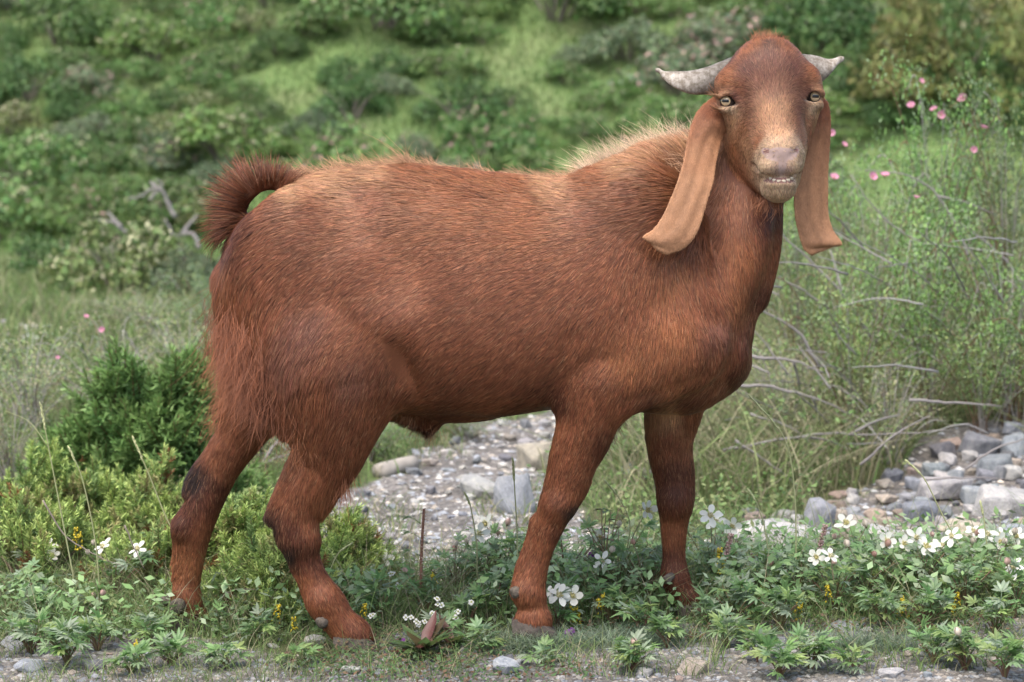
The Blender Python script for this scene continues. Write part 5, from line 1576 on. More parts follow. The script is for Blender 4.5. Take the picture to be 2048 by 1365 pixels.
TWT = [(1610, 520, "the bare stem behind the throat"), (1575, 660, "the stem at the chest notch"), (1880, 400, "the arched bare stem"), (1830, 500, "the crossing bare stem"), (1570, 722, "the level branch behind the brisket"), (1760, 868, "the longest bare branch"), (1900, 805, "the level branch over the scree"), (2010, 520, "the right-edge stem"), (1600, 790, "the lower brisket branch")]
for i in range(46):
    x0 = rb_.uniform(1470, 2060); y0 = rb_.uniform(480, 900); a = rb_.uniform(-.2, 1.1); L = rb_.uniform(70, 190)
    x1, y1 = x0 - L * math.cos(a), y0 - L * math.sin(a)
    zone = beside((x0 + x1) / 2, (y0 + y1) / 2, TWT)
    branch([(x0, y0), ((x0 + x1) / 2 + rb_.uniform(-14, 14), (y0 + y1) / 2 - rb_.uniform(0, 22)), (x1, y1)], rb_.uniform(.0035, .006), f"{'long' if L > 130 else 'short'} {'pale' if i % 2 else 'grey'} {'steep' if a > .7 else 'slanting' if a > .25 else 'level'} twig {zone}", (rb_.uniform(1.9, 2.8), rb_.uniform(1.7, 2.6)), "thin bare twigs on the bank", "bare_twig", None, (.33, .31, .295) if i % 2 else (.24, .22, .21))
# dead-branched pine shrub at the foot of the hill
for px, py, wpx, hpx, k, lb in ((240, 590, 330, 240, 3, "big olive pine shrub with dead limbs left of the tail"), (390, 600, 210, 170, 9, "grey-green shrub between the pine shrub and the rump"), (90, 560, 210, 120, 0, "dark green shrub at the left edge above the clearing"), (150, 600, 120, 60, 6, "low dark shrub on the clearing below the pine shrub")):
    g = ground_hit(px, py); D = proj(g)[2]
    shrub(g[0], g[1], wpx * D / FPX, hpx * D / FPX, k, lb, "pine_shrub", "shrub", None, px * .1)
# log
b = MB(); W = np.array([P(755, 946, 2.25), P(790, 936, 2.3), P(828, 926, 2.36)])
lo = W[0].copy(); b.tube(catmull(W - lo, 6), [.026, .028, .027, .027, .026, .024], 12, (.33, .30, .26))
tag(link_mesh("log", b.mesh("log", DEADM), None, lo), "short grey weathered log lying at the path's grassy edge below the flank", "log")
# ================================================================== FOREGROUND PLANTS
PLANTM = attr_mat("cinquefoil_leaf", .42, .62, trans=.48, objrand=.16, vary=.22, nscale=50, huevar=.012)
STEMM = attr_mat("plant_stem", .6, .25, vary=.2, nscale=90)
WPETM = attr_mat("white_petal", .55, .25, trans=.25, vary=.08, nscale=80)

def leaflet(L, W, bend, b, origin, ax, up, col):
    """one folded lanceolate leaflet from origin along ax"""
    ax = np.asarray(ax, float); ax /= np.linalg.norm(ax); up = np.asarray(up, float)
    side = np.cross(ax, up); side /= np.linalg.norm(side) + 1e-9; up = np.cross(side, ax)
    V, F = [], []
    prof = [(0, .12), (.22, .62), (.48, 1.0), (.75, .74), (1.0, .05)]
    for u, w in prof:
        c = np.asarray(origin) + ax * (u * L) + up * (-bend * L * u * u + .04 * L * math.sin(u * 6))
        for s in (-1, 0, 1):
            V.append(c + side * (s * w * W * .5) + up * (abs(s) * w * W * .20))
    for i in range(len(prof) - 1):
        for j in range(2):
            F.append((i * 3 + j, i * 3 + j + 1, (i + 1) * 3 + j + 1, (i + 1) * 3 + j))
    cc = np.array([np.array(col) * (1.12 if s == 0 else .95) for u, w in prof for s in (-1, 0, 1)])
    b.add(V, F, cc)

def compound_leaf(seed, n=5, L=.034, W=.012, pet=.03, fan=150, col=(.075, .140, .050)):
    """palmate leaf: petiole along +x then leaflets in a fan"""
    r = random.Random(seed); b = MB()
    b.tube(catmull([(0, 0, 0), (pet * .6, 0, pet * .25), (pet, 0, pet * .3)], 4), [.0011, .0009, .0008, .0007], 4, np.array(col) * .9)
    o = np.array([pet, 0, pet * .3])
    for i in range(n):
        a = math.radians((i / (n - 1) - .5) * fan + r.uniform(-7, 7))
        k = 1 - .30 * abs(i / (n - 1) - .5) * 2
        el = r.uniform(-.05, .40)
        leaflet(L * k * r.uniform(.88, 1.1), W * k * r.uniform(.85, 1.15), r.uniform(.1, .45), b, o, (math.cos(a), math.sin(a), el), (-.2 * math.cos(a), 0, 1), np.array(col) * r.uniform(.85, 1.2))
    return b.mesh("leaf", PLANTM)
LC = [(.215, .345, .13), (.25, .36, .185), (.30, .37, .25), (.19, .32, .115), (.29, .385, .135)]
LEAVES = [compound_leaf(900 + i, (5, 6, 5, 7)[i % 4], .030 + .005 * (i % 3), .0090 + .0012 * (i % 2), .030, (120, 165, 100, 145)[i % 4], LC[i % 5]) for i in range(10)]
WHITE = (.72, .71, .62)
WFL = [flower_meshes(.021, .0135, .35, 0, WHITE, (.60, .54, .24), .0052), flower_meshes(.022, .0115, -.15, 0, (.74, .73, .66), (.62, .57, .32), .0050)]
for w in WFL:
    w[0].materials[0] = WPETM; w[1].materials[0] = WPETM
def bud_mesh(seed, col):
    r = random.Random(seed); b = MB()
    for i in range(5):
        a = i * 1.2566 + r.uniform(-.15, .15); c, s = math.cos(a), math.sin(a)
        V = []; 
        for u, w, o in ((0, .3, .0022), (.35, 1.0, .0062), (.7, .8, .0058), (1, .1, .0016)):
            for q in (-1, 0, 1):
                V.append((c * (o + (.001 if q == 0 else 0)) - s * q * w * .0042, s * (o + (.001 if q == 0 else 0)) + c * q * w * .0042, u * .017))
        F = [(k * 3 + j, k * 3 + j + 1, k * 3 + j + 4, k * 3 + j + 3) for k in range(3) for j in range(2)]
        b.add(V, F, np.array(col) * r.uniform(.8, 1.15))
    b.tube([(0, 0, -.003), (0, 0, .004)], [.0016, .0035], 6, (.2, .16, .08))
    return b.mesh("bud", WPETM)
BUDS = [bud_mesh(1, (.58, .40, .34)), bud_mesh(2, (.60, .52, .42)), bud_mesh(3, (.46, .28, .22))]

def face_rot(d):
    return Vector(d).to_track_quat('Z', 'Y').to_euler()

def cinquefoil(px, py, hpx, seed, label, nleaf=12, nfl=0, nbud=0, group="leafy plants under the goat", name="leafy_plant", spread=1.0, flat=False, Y=None):
    """plant rooted at photo pixel (px, py), hpx tall in the photo"""
    r = random.Random(seed)
    g = ground_hit(px, py); D = proj(g)[2]; h = hpx * D / FPX
    e = tag(empty(name, (g[0], g[1], float(ground_z(g[0], g[1])) - .004)), label, "plant", group)
    b = MB(); n = 0
    nst = max(3, nleaf // 3)
    tops = []
    for i in range(nst):
        a = r.uniform(0, 6.28); e_ = r.uniform(.15, .6) * h * spread
        hh = h * r.uniform(.55, .92)
        p = catmull([(0, 0, 0), (math.cos(a) * e_ * .4, math.sin(a) * e_ * .4, hh * .6), (math.cos(a) * e_, math.sin(a) * e_, hh)], 7)
        b.tube(p, np.linspace(.0017, .0010, 7), 5, (.15, .125, .06) if r.random() < .5 else (.16, .09, .06))
        tops.append(p)
    for i in range(nleaf):
        p = tops[i % nst]; t = r.choice((3, 4, 5, 6, 6))
        s = p[t]; a = r.uniform(0, 6.28)
        o = link_mesh("leaf", LEAVES[r.randrange(10)], e, s, (r.uniform(-.5, .5), r.uniform(-1.0, .15), a), r.uniform(.42, .88))
    for i in range(nfl + nbud):
        a = r.uniform(0, 6.28); e_ = r.uniform(.1, .55) * h
        hh = h * r.uniform(.90, 1.2)
        p = catmull([(0, 0, h * .2), (math.cos(a) * e_ * .5, math.sin(a) * e_ * .5 - .01, hh * .7), (math.cos(a) * e_, math.sin(a) * e_ - .015, hh)], 7)
        b.tube(p, np.linspace(.0013, .0009, 7), 5, (.24, .20, .13))
        if i < nfl:
            d = (r.uniform(-.7, .7), r.uniform(-1.2, -.2), r.uniform(.2, 1))
            m = WFL[r.randrange(2)]
            f = link_mesh("flower", m[1], e, p[-1], face_rot(d), r.uniform(.9, 1.15))
            for q in range(5):
                link_mesh("petal", m[0], f, (0, 0, 0), (r.uniform(-.25, .25), r.uniform(-.35, .2), q * 1.2566 + r.uniform(-.12, .12)), r.uniform(.85, 1.1))
        else:
            d = (r.uniform(-.5, .5), r.uniform(-.5, .2), 1)
            link_mesh("bud", BUDS[r.randrange(3)], e, p[-1], face_rot(d), r.uniform(.65, .95))
    link_mesh("stem", b.mesh("stem", STEMM), e)
    return e

# (px, base py, height px, leaves, flowers, buds, label)
CQ = [(80, 1180, 80, 9, 1, 0, "leafy plant with one open white flower at the left edge in front of the juniper"), (232, 1215, 110, 9, 2, 2, "leafy plant with a white half-closed flower pair left of the far hind leg"), (200, 1255, 70, 12, 0, 2, "low grey-green plant with buds in front of the juniper"),
      (75, 1260, 70, 14, 0, 0, "low leafy plant at the left edge below the juniper"), (300, 1296, 44, 12, 0, 0, "leafy plant at the toe of the far hind hoof"), (455, 1338, 36, 9, 0, 0, "leafy plant on the gravel between the hind hooves"), (135, 1335, 84, 20, 0, 0, "bushy leafy plant in the left corner"), (60, 1312, 70, 14, 0, 0, "leafy plant over the slate lump in the left corner"), (196, 1308, 64, 13, 0, 0, "leafy plant between the corner plant and the far hind hoof"), (345, 1335, 46, 11, 0, 0, "leafy plant below the far hind hoof"), (1560, 1362, 50, 13, 0, 0, "leafy plant cut by the bottom edge right of the pale dead root"), (1455, 1300, 44, 11, 0, 0, "grassy little plant below the far front hoof, to its right"), (1868, 1330, 58, 13, 0, 0, "leafy plant left of the right corner cluster"), (960, 1310, 34, 9, 0, 0, "small plant just left of the feathery patch"), (262, 1350, 40, 9, 0, 0, "leafy plant on the gravel right of the corner one"),
      (770, 1180, 60, 9, 2, 0, "leafy plant with pale flowers right of the front juniper sprays"), (760, 1250, 80, 14, 0, 0, "broad leafy plant right of the near hind hoof"), (850, 1240, 80, 12, 0, 1, "leafy plant at the foot of the spiny stem"), (910, 1200, 100, 11, 0, 3, "tall plant with pinkish buds right of the spiny stem"),
      (965, 1190, 110, 12, 1, 2, "plant with white flower and buds left of the near front shin"), (990, 1235, 80, 13, 0, 0, "leafy plant touching the near front shin"), (940, 1260, 60, 12, 0, 0, "low leafy plant left of the near front hoof"), (1010, 1180, 130, 9, 1, 2, "plant with a pink bud pair high behind the near front shin"),
      (1130, 1200, 140, 11, 2, 0, "plant with the tall white flower right of the near front knee"), (1115, 1265, 80, 8, 2, 0, "plant with two low white flowers beside the near front hoof"), (1180, 1220, 110, 14, 1, 1, "leafy plant right of the near front leg"), (1235, 1205, 170, 12, 1, 1, "tallest plant, a white flower on its top between the forelegs"),
      (1225, 1255, 80, 15, 0, 0, "dense leafy plant between the forelegs"), (1290, 1215, 120, 15, 1, 1, "leafy plant just left of the far front shin"), (1285, 1275, 56, 12, 0, 0, "leafy plant in front of the far front shin"), (1425, 1190, 150, 10, 2, 0, "plant with a big white flower right of the far front knee"),
      (1415, 1262, 44, 9, 0, 1, "leafy plant at the far front hoof"), (1445, 1200, 90, 13, 0, 2, "leafy plant with pale pink buds right of the far front leg"), (1470, 1255, 90, 14, 0, 0, "leafy plant with long blades right of the far front hoof"), (1530, 1210, 90, 14, 0, 2, "leafy plant with a brown withered flower head"),
      (1560, 1265, 80, 15, 0, 0, "leafy plant under the withered flower head"), (1610, 1220, 100, 13, 0, 1, "leafy plant left of the yellow-centred white flowers"), (1670, 1235, 110, 14, 2, 0, "plant with one large drooping white flower below the tilted slab"), (1690, 1190, 120, 11, 1, 1, "plant with a pale yellow flower below the tilted slab"),
      (1735, 1215, 110, 14, 0, 2, "leafy plant with pink bud above the scree flowers"), (1765, 1260, 70, 14, 0, 0, "leafy plant above the gravel, toward the right"), (1790, 1200, 110, 13, 2, 1, "plant with a drooping cream flower head among the row"), (1840, 1210, 130, 13, 2, 1, "plant with two shaggy white flowers in the flower row"),
      (1855, 1265, 80, 15, 0, 0, "leafy plant below the shaggy white flowers"), (1885, 1190, 110, 12, 2, 1, "plant with the brown-centred white flower pair in the row"), (1930, 1235, 110, 16, 0, 0, "large bluish leafy plant near the right edge"), (1985, 1200, 120, 13, 2, 1, "plant with white flowers near the right edge"),
      (2030, 1240, 100, 15, 1, 1, "leafy plant with pink bud at the right edge"), (1990, 1275, 70, 14, 0, 0, "low leafy plant near the right edge"), (1515, 1325, 46, 11, 0, 0, "leafy plant on the gravel below the yellow flowers"), (1262, 1350, 52, 16, 0, 1, "leafy plant at the bottom beside the flat tan stone"), (1622, 1345, 62, 18, 0, 0, "small leafy plant on the gravel below the slate flake"),
      (1930, 1345, 70, 16, 0, 1, "bushy plant in the right corner"), (2010, 1360, 70, 14, 0, 0, "leafy plant at the very right corner"), (1710, 1352, 34, 7, 0, 0, "little leafy plant at the bottom edge toward the right"), (1335, 1300, 50, 10, 0, 0, "low toothed plant above the flat tan stone"), (600, 1335, 26, 6, 0, 0, "little leafy plant between the near hind hoof and the corner plants"),
      (30, 1220, 80, 12, 0, 0, "leafy plant in the left edge under the white flower"), (520, 1290, 45, 9, 0, 0, "small plant between the two hind hooves"), (1085, 1338, 24, 6, 0, 0, "small feathery plant on gravel below the near front hoof"), (700, 1215, 70, 11, 0, 0, "leafy plant right behind the near hind pastern"),
      (1060, 1180, 100, 12, 1, 1, "leafy plant behind the near front shin"), (1500, 1185, 80, 10, 0, 1, "thin plant behind the withered flower head"), (1960, 1165, 90, 11, 1, 1, "plant at the back of the row near the right edge"), (1580, 1175, 80, 10, 0, 1, "leafy plant at the back of the row below the pale slab"),
      (880, 1290, 40, 8, 0, 0, "low fresh plant behind the reddish rosette"), (2040, 1190, 110, 11, 1, 1, "plant with pale flower cut by the right edge"), (1755, 1180, 90, 11, 0, 1, "thin plant at the back of the row below the round tan rock"), (1640, 1180, 90, 11, 0, 1, "thin plant with a bud below the pink flower spike")]
for i, (px, py, h, nl, nf, nb, lb) in enumerate(CQ):
    cinquefoil(px, py, h, 1000 + i, lb, int(nl * 3.2), nf + (i % 3 == 0 and nf > 0), nb)

# ---- low juniper in front of the far hind leg and behind the hooves
SPRM = attr_mat("juniper_needle", .5, .3, trans=.15, objrand=.14, vary=.15, nscale=40, huevar=.008)
def sprig_mesh(seed, L=.07, nn=64, nl=.0125, base=(.13, .225, .062), tip=(.40, .50, .15)):
    r = np.random.default_rng(seed); b = MB()
    p = catmull([(0, 0, 0), (L * .5, 0, .004), (L, 0, .016)], 6)
    b.tube(p, np.linspace(.0014, .0007, 6), 4, (.17, .10, .05))
    V, F, C = [], [], []
    for i in range(nn):
        u = (i + .5) / nn
        c = p[min(int(u * 5), 4)] * (1 - (u * 5 % 1)) + p[min(int(u * 5) + 1, 5)] * (u * 5 % 1)
        a = i * 2.4 + r.normal(0, .2)
        d = np.array([.62 + .5 * u, math.cos(a) * (1 - .35 * u), math.sin(a) * (1 - .35 * u)]); d /= np.linalg.norm(d)
        s = np.cross(d, [r.normal(), r.normal(), r.normal()]); s /= np.linalg.norm(s)
        l = nl * (.8 + .4 * r.random()); w = .0012
        k = len(V)
        V += [c - s * w, c + s * w, c + d * l * .6 + s * w * .9, c + d * l * .6 - s * w * .9, c + d * l]
        F += [(k, k + 1, k + 2, k + 3), (k + 3, k + 2, k + 4)]
        col = (np.array(base) * (1 - u) + np.array(tip) * u) * (.8 + .4 * r.random())
        C += [col * .9] * 2 + [col] * 2 + [col * 1.2]
    b.add(V, F, np.array(C))
    for q in range(5):           # side shoots
        u = .2 + .14 * q; c = p[int(u * 5)]
        a = (1 if q % 2 else -1) * (.7 + .2 * r.random()); dirv = np.array([math.cos(a), math.sin(a), .25])
        for i in range(16):
            uu = i / 16; cc = c + dirv * (.024 * uu)
            an = i * 2.4
            d = dirv * .8 + np.array([r.normal(0, .25), math.cos(an) * .7, math.sin(an) * .7]); d /= np.linalg.norm(d)
            s = np.cross(d, [r.normal(), r.normal(), r.normal()]); s /= np.linalg.norm(s)
            l = nl * .85; w = .00115
            col = (np.array(base) * (1 - uu) + np.array(tip) * uu) * (.85 + .4 * r.random())
            b.add([cc - s * w, cc + s * w, cc + d * l * .6 + s * w, cc + d * l * .6 - s * w, cc + d * l], [(0, 1, 2, 3), (3, 2, 4)], np.array([col * .9] * 2 + [col] * 2 + [col * 1.2]))
    return b.mesh("sprig", SPRM)
SPR = [sprig_mesh(950 + i) for i in range(4)] + [sprig_mesh(960, base=(.15, .155, .06), tip=(.38, .36, .15)), sprig_mesh(961, base=(.095, .165, .055), tip=(.26, .36, .12))]
SPRB = [sprig_mesh(970 + i, base=(.08, .155, .05), tip=(.185, .30, .09)) for i in range(3)]
SPRBROWN = sprig_mesh(962, base=(.16, .075, .03), tip=(.24, .12, .045))
BARKM = attr_mat("juniper_bark", .9, .1, vary=.3, nscale=80)
def juniper(px, py, wpx, hpx, seed, label, nspr=190, sc=1.0, name="juniper_shrub", depth=.8, brown=.03):
    r = random.Random(seed); rr = np.random.default_rng(seed)
    g = ground_hit(px, py); D = proj(g)[2]; w = wpx * D / FPX / 2; h = hpx * D / FPX
    e = tag(empty(name, (g[0], g[1], float(ground_z(g[0], g[1])) - .01)), label, "juniper", "junipers near the goat")
    nb = max(8, nspr // 14); ends = []
    def shell(a, q, f=1.0):
        rr_ = 1 + .22 * math.sin(a * 3 + seed) + .12 * math.sin(a * 7 + 2 * seed)
        bump_ = .80 + .5 * float(vnoise(np.array([[math.cos(a) * q * 3 + seed * 7.1, math.sin(a) * q * 3, 0]]), 1.0, seed)[0])
        return np.array([math.cos(a) * w * q * rr_, math.sin(a) * w * depth * q * rr_, h * (1 - .92 * q ** 2.4) * bump_ * f])
    for i in range(nb):
        a = r.uniform(0, 6.28); q = r.uniform(.2, .95) ** .7
        t = shell(a, q, .86)
        p = catmull([(0, 0, 0), (t[0] * .45, t[1] * .45, t[2] * .45), tuple(t)], 8)
        b = MB(); b.tube(p, np.linspace(.0055, .0016, 8) * (1 + .4 * (sc - 1)), 5, np.array((.17, .12, .085)) * r.uniform(.7, 1.3))
        link_mesh("branch", b.mesh("branch", BARKM), e)
        ends.append((a, q))
    for i in range(nspr):
        if r.random() < .62:
            a, q = ends[i % nb]; a += r.gauss(0, .22); q = min(1, max(0, q + r.gauss(0, .10)))
        else:
            a = r.uniform(0, 6.28); q = r.random() ** .55
        f = 1 - .55 * r.random() ** 2.2
        o = shell(a, q, f) - np.array([0, 0, .025 * sc]); o[2] = max(.008, o[2])
        out = np.array([math.cos(a) * q, math.sin(a) * q, 0])
        d = out * r.uniform(.5, 1.2) + np.array([rr.normal(0, .28), rr.normal(0, .28) - .12, r.uniform(.5, 1.25)])
        m = SPRBROWN if r.random() < brown else (SPRB[i % 3] if sc > 1.4 else SPR[r.choice((0, 1, 2, 3, 0, 1, 4, 5))])
        x = Vector(d).to_track_quat('X', 'Z').to_euler()
        link_mesh("sprig", m, e, o, (x.x + r.uniform(-.6, .6), x.y, x.z), sc * r.uniform(.75, 1.2))
    return e
juniper(60, 1120, 330, 175, 1, "bright low juniper filling the left edge", 300)
juniper(220, 1110, 300, 150, 2, "low juniper spray left of the far hind leg", 280)
juniper(60, 1180, 280, 150, 7, "low juniper under the white flower at the left edge", 150)
juniper(330, 1120, 220, 150, 3, "juniper spray rising right beside the far hind hock", 210)
juniper(470, 1170, 250, 140, 4, "low juniper between the two hind shins", 240)
juniper(640, 1180, 260, 130, 5, "low juniper right of the near hind shin", 240)
juniper(560, 1220, 250, 120, 6, "lowest juniper sprays behind the near hind pastern", 150)
juniper(310, 1190, 260, 120, 8, "juniper with brown dead tips in front of the far hind shin", 130, brown=.12)
juniper(320, 1010, 290, 250, 9, "round bright green juniper behind the far hind leg", 300, 1.9, "juniper_bush", .7, .02)
juniper(215, 1000, 190, 150, 10, "green juniper lobe left of the round juniper", 170, 1.9, "juniper_bush", .7, .0)
juniper(420, 900, 150, 170, 11, "tall juniper shoot showing beside the rump hair", 150, 1.7, "juniper_bush", .7, .06)

# ---- grasses
rw = np.random.default_rng(88)
strip = lambda x, y: (y > -.06 + .1 * vnoise(np.stack([x, y, 0 * x], -1), 3, 9))
blades("foreground_grass", ground_pts(13000, -1.15, 1.2, -.12, .55, rw, strip), .075, .0022, (G1, G2, G2, G3, G3, G4), 89, .8, 4)
blades("tall_grass", ground_pts(2300, -1.15, 1.25, -.02, .6, rw, strip), .15, .0022, (G2, G3, G3, G4, G4), 90, .9, 5)
blades("gravel_grass", clumpy(ground_pts(5500, -1.1, 1.15, -.38, .0, rw), 4, .55, 3), .05, .0016, (G1, G2, G3, G4), 91, 1.2, 4)
leaf_cover("low_herbs", clumpy(ground_pts(16000, -1.15, 1.2, -.1, .55, rw, strip), 4, .42, 8), .0065, ((.10, .175, .06), (.135, .205, .08), (.085, .15, .05), (.17, .205, .085)), 92, .05)
leaf_cover("gravel_herbs", clumpy(ground_pts(18000, -1.1, 1.15, -.38, -.02, rw), 4, .56, 12), .0046, ((.085, .15, .05), (.10, .165, .06), (.17, .10, .06)), 93, .022)
def clear_hoof(x, y):
    m = np.ones(len(x), bool)
    for hx, hy in ((712, -.104), (382, .1), (1066, -.108), (1384, .092)):
        c = P(hx, 1270, hy); m &= ((x - c[0]) ** 2 + ((y - hy) * .6 + .02) ** 2) > .05 ** 2
    return m
leaf_cover("herb_bed", clumpy(ground_pts(15000, -1.15, 1.25, .0, .5, rw, lambda x, y: strip(x, y) & ((x > -.25) | (y < .12)) & clear_hoof(x, y)), 5, .40, 18), .0105, ((.23, .34, .13), (.28, .37, .19), (.20, .31, .11), (.31, .37, .23)), 94, .11)
# feathery grey-green patch beside the near front hoof
def feather_patch(name, cx, cy, rx, ry, n, seed):
    p = P(cx, cy, -.1); r = np.random.default_rng(seed)
    g0 = ground_hit(cx, cy)
    q = np.stack([g0[0] + r.normal(0, rx, n), g0[1] + r.normal(0, ry, n)], 1)
    pts = np.stack([q[:, 0], q[:, 1], ground_z(q[:, 0], q[:, 1])], 1)
    return blades(name, pts, .034, .0022, ((.17, .225, .15), (.13, .19, .115), (.21, .26, .18)), seed, 1.3, 3)
feather_patch("feathery_herb", 1075, 1300, .055, .03, 1500, 1); feather_patch("feathery_herb", 1270, 1290, .06, .03, 1100, 2); feather_patch("feathery_herb", 1730, 1300, .05, .025, 700, 3)

GSTM = attr_mat("grass_stalk", .6, .2, vary=.15, nscale=60)
def grass_stalk(pts, Y, label, head=.25, col=(.34, .35, .18), blade=None):
    W = catmull([P(p[0], p[1], Y) for p in pts], 5 * len(pts)); o = W[0].copy(); o[2] = float(ground_z(o[0], o[1]))
    W[0][2] = o[2]
    e = tag(empty("grass_stalk", o), label, "grass stalk", "tall grass stalks")
    b = MB(); b.tube(W - o, np.linspace(.0017, .0010, len(W)), 5, col); link_mesh("stem", b.mesh("stem", GSTM), e)
    k = int(len(W) * (1 - head)); H = W[k:]
    b = MB(); r = random.Random(int(pts[0][0]))
    for i in range(26):
        t = i / 26 * (len(H) - 1); j = int(t); c = H[j] + (H[min(j + 1, len(H) - 1)] - H[j]) * (t - j)
        d = H[-1] - H[0]; d /= np.linalg.norm(d); s = np.array([r.uniform(-1, 1), r.uniform(-1, 1), 0]); s /= np.linalg.norm(s) + 1e-6
        b.tube([c - o, c + d * .005 + s * .0012 - o, c + d * .011 + s * .0012 - o], [.0009, .0018, .0003], 4, np.array(col) * r.uniform(1.0, 1.6))
    link_mesh("seed_head", b.mesh("seed_head", GSTM), e)
    if blade:
        Bp = catmull([P(p[0], p[1], Y) for p in blade], 8) - o
        b = MB(); b.tube(Bp, np.linspace(.0009, .0003, 8), 4, np.array(col) * 1.2); link_mesh("blade", b.mesh("blade", GSTM), e)
    return e
for a in [([(150, 1170), (125, 1040), (98, 900), (82, 812)], .12, "tall grass stalk in front of the left juniper, highest at the left edge", .25, [(96, 895), (60, 845), (10, 822)]),
          ([(355, 1080), (330, 1030), (298, 950), (268, 880)], .10, "slanting grass stalk left of the far hind hock", .25, None),
          ([(1592, 1140), (1590, 1000), (1570, 880), (1500, 793)], .14, "tallest grass stalk bending left in front of the scree", .3, [(1588, 960), (1575, 900), (1560, 885)]),
          ([(1960, 1160), (1890, 1040), (1850, 960), (1816, 925)], .16, "thin grass stalk bending left in front of the right end of the scree", .3, None),
          ([(1036, 1140), (1034, 1060), (1030, 990), (1026, 922)], .16, "upright grass stalk in front of the blue-grey boulder", .25, None),
          ([(955, 1100), (948, 1050), (940, 1010), (932, 992)], .2, "short grass stalk left of the blue-grey boulder", .4, None),
          ([(1325, 1120), (1320, 1040), (1308, 960), (1296, 905)], .2, "pale grass stalk just left of the far front leg", .25, None),
          ([(1540, 1130), (1530, 1060), (1515, 1010), (1500, 985)], .2, "short pale grass stalk at the left end of the scree", .3, None),
          ([(1985, 1180), (1975, 1100), (1968, 1040), (1962, 1010)], .15, "fine upright grass stalk near the right edge", .3, None),
          ([(200, 1190), (190, 1080), (165, 960), (140, 900)], .14, "fine green grass stalk crossing the left juniper", .2, None),
          ([(640, 1240), (655, 1160), (675, 1110), (700, 1090)], .2, "short grass stalk leaning right of the near hind shin", .3, None),
          ([(1250, 1120), (1260, 1050), (1240, 1000), (1212, 965)], .22, "grass stalk arching left between the forelegs", .3, None)]:
    grass_stalk(*a[:3], a[3], blade=a[4])

# ---- yellow flowers
YM = attr_mat("yellow_blossom", .6, .2, trans=.2, vary=.15, nscale=200)
def yellow_cluster(seed, n=24, ln=.026):
    r = random.Random(seed); b = MB()
    for i in range(n):
        u = r.random(); a = r.uniform(0, 6.28); q = .0055 * (1 - .55 * u)
        c = np.array([math.cos(a) * q, math.sin(a) * q, u * ln])
        s = r.uniform(.0018, .0028); d = np.array([math.cos(a), math.sin(a), .6]); d /= np.linalg.norm(d)
        x = np.cross(d, (0, 0, 1)); x /= np.linalg.norm(x); y = np.cross(d, x)
        b.add([c + x * s, c + y * s, c - x * s, c - y * s, c + d * s * .5], [(0, 1, 4), (1, 2, 4), (2, 3, 4), (3, 0, 4), (3, 2, 1, 0)], np.array((.66, .52, .05)) * r.uniform(.7, 1.15))
    return b.mesh("blossom", YM)
YCL = [yellow_cluster(i) for i in range(3)]
for i, (px, py, lb) in enumerate([(152, 1072, "in the juniper at the left edge"), (278, 1336, "on the gravel near the left corner"), (551, 1234, "between the two hind shins, upper one"), (590, 1258, "behind the near hind pastern"), (870, 1160, "right of the spiny stem"), (724, 1228, "beside the near hind pastern, on its right"),
                                  (1149, 1216, "right of the near front hoof, paler of the pair"), (1202, 1202, "farther right of the near front hoof, taller of the pair"), (1532, 1186, "below the withered flower head"), (1595, 1212, "below the tall arched grass stalk"), (1806, 1252, "on the gravel, lowest of the right-hand ones"),
                                  (1915, 1226, "under the bluish leafy plant"), (1442, 1120, "high beside the far front shin"), (1742, 1160, "under the drooping cream flower head"), (1660, 1195, "under the large drooping white flower")]):
    r = random.Random(i); Y = {1072: .25, 1336: -.22}.get(py, -.02 if py > 1190 else .12)
    c = P(px, py, Y); z0 = float(ground_z(c[0], c[1]))
    e = tag(empty("yellow_flower", (c[0], c[1], z0)), f"little yellow flower spike {lb}", "flower", "little yellow flower spikes")
    hh = max(.02, c[2] - z0 - .012); b = MB()
    b.tube(catmull([(0, 0, 0), (.004, 0, hh * .5), (0, 0, hh + .02)], 5), [.0011, .001, .0009, .0008, .0006], 5, (.12, .17, .05)); link_mesh("stem", b.mesh("stem", STEMM), e)
    for k in range(r.choice((1, 2, 3))):
        link_mesh("blossom", YCL[(i + k) % 3], e, (r.uniform(-.012, .012) * (k > 0), r.uniform(-.008, .008), hh - .016 * k), (r.uniform(-.3, .3), r.uniform(-.3, .3), 0), r.uniform(1.0, 1.45))
    for k in range(4):
        link_mesh("leaf", LEAVES[(i + k) % 10], e, (0, 0, hh * (.2 + .15 * k)), (0, -.3, k * 1.8), .35)

# ---- spiny stem, pink spikes, rosette, purple and tiny white flowers
def at(px, py, Y):
    c = P(px, py, Y); return c, float(ground_z(c[0], c[1]))
b0, z0 = at(843, 1200, .14); top = P(848, 1018, .14) - np.array([b0[0], b0[1], z0])
e = tag(empty("spiny_stem", (b0[0], b0[1], z0)), "brown upright rose shoot set with pale thorns on the path's near edge", "plant")
b = MB(); pts = catmull([(0, 0, 0), (top[0] * .3 - .002, 0, top[2] * .5), tuple(top)], 10); b.tube(pts, np.linspace(.0036, .0026, 10), 7, (.25, .125, .085)); link_mesh("stem", b.mesh("stem", STEMM), e)
r = random.Random(5)
for i in range(64):
    t = r.uniform(.05, 1) * 9; j = min(int(t), 8); c = pts[j] + (pts[j + 1] - pts[j]) * (t - j); a = r.uniform(0, 6.28); d = np.array([math.cos(a), math.sin(a), r.uniform(-.1, .35)]); l = r.uniform(.008, .014)
    b = MB(); b.tube([c, c + d * l * .5, c + d * l], [.0013, .0008, .0002], 4, (.58, .44, .33)); link_mesh("thorn", b.mesh("thorn", STEMM), e)
